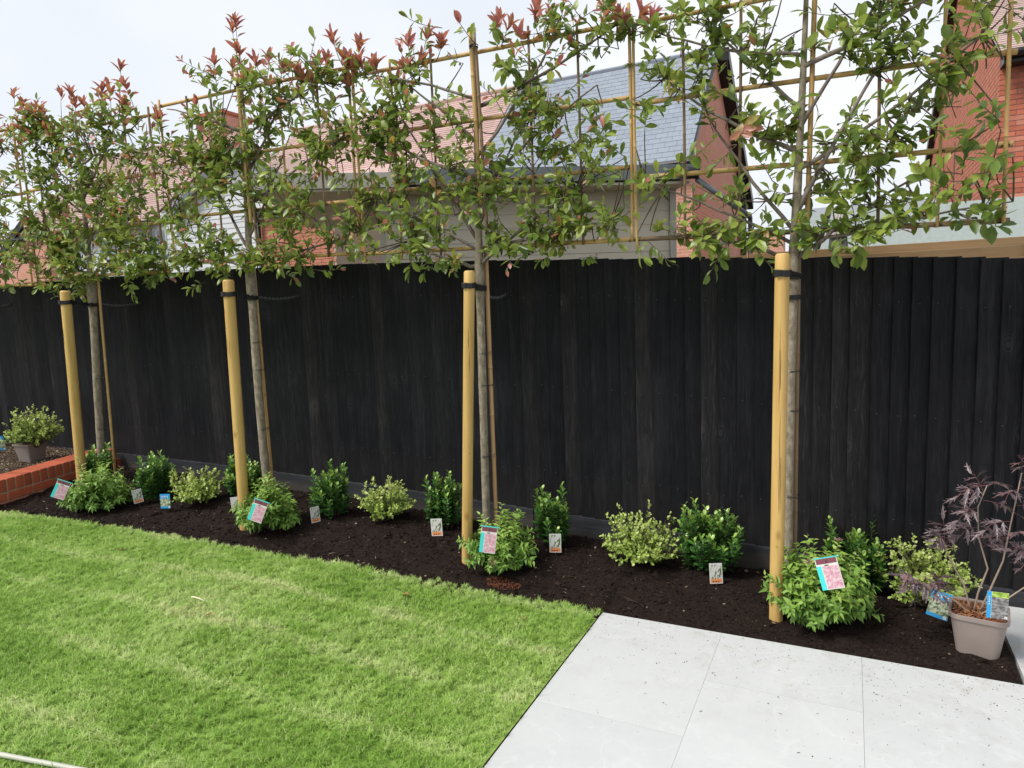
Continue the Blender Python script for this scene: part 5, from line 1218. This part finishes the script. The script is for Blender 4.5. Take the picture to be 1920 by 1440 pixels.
# --- slate and clay tiled terrace in the middle
XT = -3.455; Ye, Yr, zr, zeT = 17.0, 20.4, 8.3, 5.0; XB = -9.5; XL = -18.75
tr_ = empty('slate_roofed_house', (XT, Ye, 0), 'brick house with blue grey slate roof and black verge behind the cream building', 'house')
mb = MB(); mb.poly_prism([(XT, Ye + .02, -0.3), (XT, Ye + .02, zeT), (XT, Yr, zr), (XT, 25.4, zeT + .15), (XT, 25.4, -0.3)], (XB - XT, 0, 0)); build('wall', mb, M_BRICKTEX, tr_)
rf = roof_slab(tr_, XB, XT + 0.02, Ye - 0.25, zeT - 0.22, Yr, zr, M_SLATE_B)
S = Vector((0, Yr - Ye + 0.25, zr - zeT + 0.22)); L = S.length; S.normalize(); Nn = Vector((0, -S.z, S.y)); G_ = 0.215
rows_ = int(L / G_); slates = []
for k in range(rows_):
    x = XT + 0.04 - (0.15 if k % 2 else 0.0)
    if k % 2: slates.append((XT + 0.04 - 0.15, XT + 0.04, k))
    while x > XB: slates.append((max(x - 0.30, XB), x, k)); x -= 0.30
slates.sort(key=lambda s: abs(s[2] - 15) * 0.9 + abs(s[0] + 5.0) * 2.2)
rest = MB()
for i_, (xa, xb, k) in enumerate(slates):
    a = Vector((0, Ye - 0.25, zeT - 0.22)) + S * (k * G_); b = a + S * (G_ * 1.3); e_ = random.uniform(0, 0.003)
    V_ = []
    for x in (xa + 0.003, xb - 0.003): V_ += [(x, a.y + Nn.y * (.016 + e_), a.z + Nn.z * (.016 + e_)), (x, b.y + Nn.y * .008, b.z + Nn.z * .008), (x, b.y + Nn.y * .001, b.z + Nn.z * .001), (x, a.y + Nn.y * .007, a.z + Nn.z * .007)]
    F_ = [(0, 4, 5, 1), (1, 5, 6, 2), (2, 6, 7, 3), (3, 7, 4, 0), (0, 1, 2, 3), (7, 6, 5, 4)]
    if i_ < 295: mb = MB(); mb.add(V_, F_); build('slate', mb, M_SLATE, rf, loc=(xa, a.y, a.z))
    else: rest.add(V_, F_)
build('more_slates', rest, M_SLATE, rf, kind='stuff')
roof_slab(tr_, XB, XT + 0.02, 25.65, zeT - 0.22, Yr, zr, M_SLATE_B, name='rear_roof')
mb = MB(); mb.tube([(XB, Yr, zr + 0.02), (XT + 0.03, Yr, zr + 0.02)], 0.07, 6); build('ridge_tiles', mb, M_SLATE, tr_)
mb = MB(); mb.poly_prism([(XT + 0.0, 25.7, zeT - 0.48), (XT + 0.0, 25.7, zeT - 0.15), (XT + 0.0, Yr, zr + 0.04), (XT + 0.0, Yr, zr - 0.30)], (0.34, 0, 0)); build('bargeboard', mb, M_BLACKP, tr_)
mb = MB(); mb.poly_prism([(XT + 0.0, Ye - .27, zeT - 0.34), (XT + 0.0, Ye - .27, zeT - 0.2), (XT + 0.0, Yr, zr + 0.04), (XT + 0.0, Yr, zr - 0.12)], (0.05, 0, 0)); build('verge', mb, M_BLACKP, tr_)
mb = MB(); mb.tube([(XB, Ye - 0.30, zeT - 0.27), (XT + 0.02, Ye - 0.30, zeT - 0.27)], 0.08, 8); build('gutter', mb, M_BLACKP, tr_)
mb = MB(); mb.tube([(XT + 0.1, 25.1, 5.0), (XT + 0.1, 25.1, 0)], 0.09, 8); build('downpipe', mb, M_BLACKP, tr_)
tp = empty('clay_roofed_house', (-14, Ye, 0), 'house with pinkish clay tiled roof joined to the left of the slate roof', 'house')
mb = MB(); mb.poly_prism([(XB - 0.01, Ye + .05, -0.3), (XB - 0.01, Ye + .05, zeT - 0.05), (XB - 0.01, Yr, zr - .05), (XB - 0.01, 25.3, zeT), (XB - 0.01, 25.3, -0.3)], (XL - XB, 0, 0)); build('wall', mb, M_BRICKTEX, tp)
rf = roof_slab(tp, XL, XB - 0.02, Ye - 0.25, zeT - 0.22, Yr, zr - 0.02, M_TILE_B)
courses(tp, XL - 0.02, XB - 0.02, Ye - 0.25, zeT - 0.20, Yr, zr, 0.118, 0.016, M_TILE, rf)
roof_slab(tp, XL, XB - 0.02, 25.6, zeT - 0.22, Yr, zr - 0.02, M_TILE_B, name='rear_roof')
mb = MB(); mb.tube([(XL, Yr, zr + 0.03), (XB - 0.03, Yr, zr + 0.03)], 0.08, 6); build('ridge_tiles', mb, M_TILE, tp)
mb = MB(); mb.tube([(XL, Ye - 0.30, zeT - 0.27), (XB - 0.02, Ye - 0.30, zeT - 0.27)], 0.07, 8); build('gutter', mb, M_BLACKP, tp)

# --- cream clad flat roofed building
cA, cB = Vector((-6.30, 5.90, 0)), Vector((-1.78, 8.75, 0)); cd_ = (cB - cA).normalized(); cn = Vector((-cd_.y, cd_.x, 0))
cb = empty('cream_building', (cA + cB) / 2, 'cream clad flat roofed building with a grey and cream fascia behind the fence', 'building')
Lc = (cB - cA).length
def cbox(s0, s1, d0, d1, z0, z1, mat, name):
    mb = MB(); c = cA + cd_ * (s0 + s1) / 2 + cn * (d0 + d1) / 2; c.z = (z0 + z1) / 2
    mb.obox(c, cd_ * (s1 - s0) / 2, cn * (d1 - d0) / 2, Vector((0, 0, (z1 - z0) / 2))); return build(name, mb, mat, cb, loc=c)
cbox(0, 1.78, 0, 0.06, 3.03, 3.20, M_FASCIA, 'fascia')
cbox(1.784, Lc, -0.004, 0.056, 3.05, 3.225, M_GREYF, 'fascia')
cbox(0.02, Lc - 0.02, 0.062, 4.2, 3.06, 3.19, M_FASCIA, 'roof')
cbox(0.02, Lc - 0.02, 0.03, 0.9, 3.0, 3.028, M_CREAM, 'soffit')
cbox(1.55, Lc - 0.1, 0.46, 4.0, -0.3, 3.0, M_CREAM, 'wall')
p0 = cA + cd_ * 1.55 + cn * 0.45; p1 = cA + cd_ * (Lc - 0.08) + cn * 0.45
boards(cb, p0, p1, 1.2, 3.0, 0.17, M_CREAM, 'cladding_board', 0.014, cn)
cbox(1.50, 1.56, 0.42, 0.50, 0, 3.0, M_FASCIA, 'corner_trim'); cbox(Lc - 0.14, Lc - 0.06, 0.40, 0.50, 0, 3.0, M_FASCIA, 'corner_trim')
mb = MB(); q0 = cB + cn * 0.1; mb.tube([(q0.x - 0.05, q0.y - 0.25, 3.12), (q0.x + 0.16, q0.y - 0.18, 3.09)], 0.075, 10); build('gutter', mb, M_BLACKP, cb, smooth=True)
mb = MB(); e0 = Vector((cB.x + 0.08, cB.y - 0.1, 3.02)); e1 = Vector((cB.x + 0.62, cB.y + 0.5, 2.58)); mb.tube([e0, e1], 0.035, 6); build('sloping_pipe', mb, M_GREYF, cb, smooth=True)
mb = MB(); mb.tube([e1, e1 + Vector((0.02, 0, -2.6))], 0.03, 6); build('downpipe', mb, M_BLACKP, cb, smooth=True)

# --- red brick outbuilding between white house and cream building
ob = empty('brick_outbuilding', (-11.3, 12, 0), 'low red brick outbuilding with black gutter, left of the cream building', 'building')
mb = MB(); mb.box(-12.35, -10.15, 12.0, 15.0, -0.3, 3.75); build('wall', mb, M_MORTAR, ob)
zk = 1.7; row = 0; bk = MB(); nb = 0
while zk < 3.72:
    x = -12.36 + (0 if row % 2 else -0.1125)
    while x < -10.25:
        bk.box(max(x, -12.36), min(x + 0.215, -10.16), 11.988, 12.03, zk, min(zk + 0.065, 3.74)); x += 0.225
    zk += 0.075; row += 1
build('brickwork', bk, M_BRICK_F, ob, kind='stuff')
mb = MB(); mb.box(-12.4, -10.1, 11.93, 12.2, 3.76, 3.9); build('fascia', mb, M_WHITEB, ob)
mb = MB(); mb.tube([(-12.4, 11.86, 3.86), (-10.1, 11.86, 3.86)], 0.07, 8); build('gutter', mb, M_BLACKP, ob, smooth=True)
mb = MB(); mb.tube([(-12.30, 11.9, 3.8), (-12.30, 11.9, 0)], 0.05, 8); build('downpipe', mb, M_BLACKP, ob, smooth=True)
mb = MB(); mb.poly_prism([(-12.4, 11.9, 3.92), (-10.1, 11.9, 3.92), (-10.1, 15.0, 5.2), (-12.4, 15.0, 5.2)], (0, 0, 0.06)); build('roof', mb, M_TILE2, ob)

# --- white weatherboard house at the left
wh = empty('white_house', (-22, 15.64, 0), 'white weatherboard house with brown tiled roof and brick chimney at the left', 'house')
Yw, YR, zR = 15.64, 19.7, 8.45
mb = MB(); mb.poly_prism([(-29.0, Yw + .03, -0.3), (-29.0, Yw + .03, 5.0), (-29.0, YR, zR - .1), (-29.0, 23.7, 5.0), (-29.0, 23.7, -0.3)], (8.3, 0, 0)); build('wall', mb, M_WHITEB, wh)
boards(wh, (-26.4, Yw, 0), (-18.6, Yw, 0), 1.9, 5.0, 0.16, M_WHITEB, 'weatherboard')
rf = roof_slab(wh, -29.1, -20.6, Yw - 0.35, 4.72, YR, zR, M_TILE_B)
courses(wh, -29.12, -20.6, Yw - 0.35, 4.74, YR, zR + .02, 0.15, 0.018, M_TILE2, rf)
roof_slab(wh, -29.1, -20.6, 24.0, 4.72, YR, zR, M_TILE_B, name='rear_roof')
mb = MB(); mb.tube([(-29.1, YR, zR + .03), (-20.6, YR, zR + .03)], 0.1, 6); build('ridge_tiles', mb, M_TILE2, wh)
mb = MB(); mb.tube([(-29.1, Yw - 0.40, 4.66), (-20.6, Yw - 0.40, 4.66)], 0.08, 8); build('gutter', mb, M_BLACKP, wh)
for x_ in (-25.3, -23.35, -20.75): window(wh, x_, Yw, 3.4, 4.5, 0.95)
# front gable wing
Yg = 14.98; gx0, gx1, gxm = -18.95, -13.0, -15.98; zg, za = 4.75, 6.30
mb = MB(); mb.box(-20.7, gx0, Yw + .03, Yw + 1.0, -0.3, 4.9); build('wall', mb, M_WHITEB, wh)
mb = MB(); mb.poly_prism([(gx0, Yg + .03, -0.3), (gx0, Yg + .03, zg), (gxm, Yg + .03, za), (gx1, Yg + .03, zg), (gx1, Yg + .03, -0.3)], (0, 4.0, 0)); build('gable_wall', mb, M_WHITEB, wh)
z = 1.9
while z < za - 0.12:
    f0 = 0 if z + .16 < zg else (z + .16 - zg) / (za - zg); xa, xb = gx0 + (gxm - gx0) * f0, gx1 + (gxm - gx1) * f0
    mb = MB(); mb.add([(xa, Yg - .02, z), (xb, Yg - .02, z), (xb, Yg - .004, z + .165), (xa, Yg - .004, z + .165), (xa, Yg + .03, z), (xb, Yg + .03, z), (xb, Yg + .03, z + .165), (xa, Yg + .03, z + .165)], [(0, 1, 2, 3), (0, 4, 5, 1), (3, 2, 6, 7), (0, 3, 7, 4), (1, 5, 6, 2)])
    build('weatherboard', mb, M_WHITEB, wh, loc=((xa + xb) / 2, Yg, z)); z += 0.16
for sg, xe in ((-1, gx0 - .3), (1, gx1 + .3)):
    zz_ = zg - 0.26; mb = MB(); mb.poly_prism([(xe, Yg - .25, zz_), (gxm, Yg - .25, za + 0.02), (gxm, 19.0, za + 0.02), (xe, 19.0, zz_)], (0, 0, 0.10)); build('wing_roof', mb, M_TILE2, wh)
    mb = MB(); mb.poly_prism([(xe, Yg - .30, zz_ - .12), (xe, Yg - .30, zz_ + .09), (gxm, Yg - .30, za + 0.13), (gxm, Yg - .30, za - .10)], (0, 0.045, 0)); build('bargeboard', mb, M_GREYF, wh)
mb = MB(); mb.tube([(-19.35, Yw - 0.06, 4.7), (-19.35, Yw - 0.06, 0)], 0.055, 8); build('downpipe', mb, M_BLACKP, wh)
ch = MB(); ch.box(-22.85, -21.4, 19.4, 20.3, 8.0, 9.15); o = build('chimney', ch, M_BRICKTEX, wh, loc=(-22.1, 19.9, 8))
ch = MB(); ch.box(-22.92, -21.33, 19.33, 20.37, 9.152, 9.27); build('chimney_cap', ch, M_BRICK_F2, wh)
bw = empty('brick_gable_house', (-27.5, 14.6, 0), 'red brick gable at the far left behind the fence', 'house')
mb = MB(); mb.poly_prism([(-31.5, 15.35, -0.3), (-31.5, 15.35, 2.6), (-27.6, 15.35, 5.05), (-26.35, 15.35, 5.05), (-26.35, 15.35, -0.3)], (0, 0.25, 0)); build('wall', mb, M_BRICKTEX, bw)
mb = MB(); mb.poly_prism([(-31.6, 15.2, 2.55), (-31.6, 15.2, 2.85), (-27.6, 15.2, 5.35), (-27.6, 15.2, 5.05)], (0, 0.12, 0)); build('bargeboard', mb, M_BLACKP, bw)

# --- pale rendered garage on the right
rg = empty('rendered_garage', (1.2, 7.6, 0), 'pale green grey rendered garage wall with a strip of slate roof', 'garage')
mb = MB(); mb.box(-0.47, 4.5, 7.6, 7.85, -0.3, 2.385); build('wall', mb, M_RENDER, rg)
mb = MB(); mb.poly_prism([(-0.49, 7.86, 2.37), (0.83, 7.86, 2.37), (0.83, 9.2, 2.58), (-0.49, 9.2, 2.58)], (0, 0, 0.03)); build('roof', mb, simple('weathered slate', (0.25, 0.27, 0.29), 0.8, 0.2, 6), rg)
# --- new timber fence top behind the black fence
tf = empty('new_timber_fence', (1.2, 4.34, 1.0), 'new pale pine fence rails showing just above the black fence at the right', 'fence')
for (x0, x1, y0, y1, z0, z1) in ((-0.55, 3.2, 4.345, 4.385, 1.785, 1.862), (-0.55, 3.2, 4.285, 4.325, 1.715, 1.818), (0.10, 3.2, 4.25, 4.28, 1.60, 1.758)):
    mb = MB(); mb.box(x0, x1, y0, y1, z0, z1); build('rail', mb, M_PINE, tf, bevel=0.003, loc=((x0 + x1) / 2, y0, z0))
for x_ in (-0.4, 0.30, 1.6, 2.9): mb = MB(); mb.box(x_ - 0.03, x_ + 0.03, 4.39, 4.46, -0.3, 1.852); build('post', mb, M_PINE, tf, loc=(x_, 4.4, 0))
mb = MB(); mb.box(0.785, 0.80, 4.262, 4.284, 1.6, 1.87); build('batten', mb, M_PINE, tf)
tl = MB(); tl.box(-1.35, -0.56, 4.30, 4.34, 1.80, 1.853); build('rail', tl, M_PINE, tf, loc=(-1, 4.3, 1.8))
# --- closed parasol and slanting black pole
pz = empty('closed_parasol', (-0.115, 7.0, 0), 'closed grey garden parasol behind the fence', 'parasol')
mb = MB(); n = 20; prof = [(2.345, 0.008), (2.30, 0.03), (2.20, 0.062), (2.11, 0.095), (2.10, 0.055)]
for (z, r_) in prof:
    for k in range(n): a_ = 2 * math.pi * k / n; rr = r_ * (1 + 0.18 * math.cos(k * math.pi)); mb.v.append((-0.115 + rr * math.cos(a_), 7.0 + rr * math.sin(a_), z)); mb.t.append(0)
for q in range(len(prof) - 1):
    for k in range(n): mb.f.append((q * n + k, q * n + (k + 1) % n, (q + 1) * n + (k + 1) % n, (q + 1) * n + k))
build('cover_top', mb, M_PARASOL, pz)
mb = MB(); prof = [(2.10, 0.06), (1.9, 0.075), (1.3, 0.085)]
for (z, r_) in prof:
    for k in range(n): a_ = 2 * math.pi * k / n; rr = r_ * (1 + 0.22 * math.cos(k * math.pi)); mb.v.append((-0.115 + rr * math.cos(a_), 7.0 + rr * math.sin(a_), z)); mb.t.append(0)
for q in range(len(prof) - 1):
    for k in range(n): mb.f.append((q * n + k, q * n + (k + 1) % n, (q + 1) * n + (k + 1) % n, (q + 1) * n + k))
build('folded_cloth', mb, M_PARASOL_D, pz); mb = MB(); mb.tube([(-0.115, 7, 0), (-0.115, 7, 2.36)], 0.02, 8); build('pole', mb, M_BLACKP, pz)
mb = MB(); mb.tube([(-0.52, 6.9, 0.4), (-0.31, 6.95, 1.95), (-0.19, 7.0, 2.36)], 0.028, 8); tag(build('slanting_pole', mb, M_BLACKP, None, smooth=True, loc=(-0.5, 6.9, 0)), 'slanting black parasol arm beside the closed grey parasol', 'parasol arm')
# --- distant slate roof, chimney and a little tree seen through the gap
dh = empty('distant_house', (-5.5, 40, 0), 'small distant house with grey slate roof seen through the gap above the fence', 'house')
mb = MB(); mb.box(-7.5, -4.45, 40, 45, -0.3, 4.1); build('wall', mb, M_BRICKTEX, dh)
mb = MB(); mb.poly_prism([(-7.6, 39.8, 4.05), (-4.4, 39.8, 4.05), (-4.4, 41.6, 5.1), (-7.6, 41.6, 5.1)], (0, 0, 0.1)); build('roof', mb, M_SLATE, dh)
mb = MB(); mb.box(-4.05, -3.3, 40, 41, 0, 4.8); build('pillar', mb, M_BRICKTEX, dh)
tr2_ = empty('distant_tree', (-4.3, 38, 0), 'small distant green tree beside the far slate roof', 'tree')
LV = Leaves()
for q in range(420):
    d = rv(); d.normalize(); rr = random.random() ** 0.4
    LV.add((-4.25 + d.x * 0.5 * rr, 38 + d.y * 0.5 * rr, 4.05 + d.z * 0.62 * rr), rv(), rv(), 0.13, random.uniform(0.1, 0.7), q % 4)
LV.emit(T_OVAL, M_LEAF, tr2_, 0, mass='crown')
mb = MB(); mb.tube([(-4.25, 38, 0), (-4.25, 38, 3.8)], [0.09, 0.04], 8); build('trunk', mb, M_BARKT, tr2_)
print('objects', len(bpy.data.objects), 'tris approx', sum(len(o.data.polygons) for o in bpy.data.objects if o.type == 'MESH') * 2)
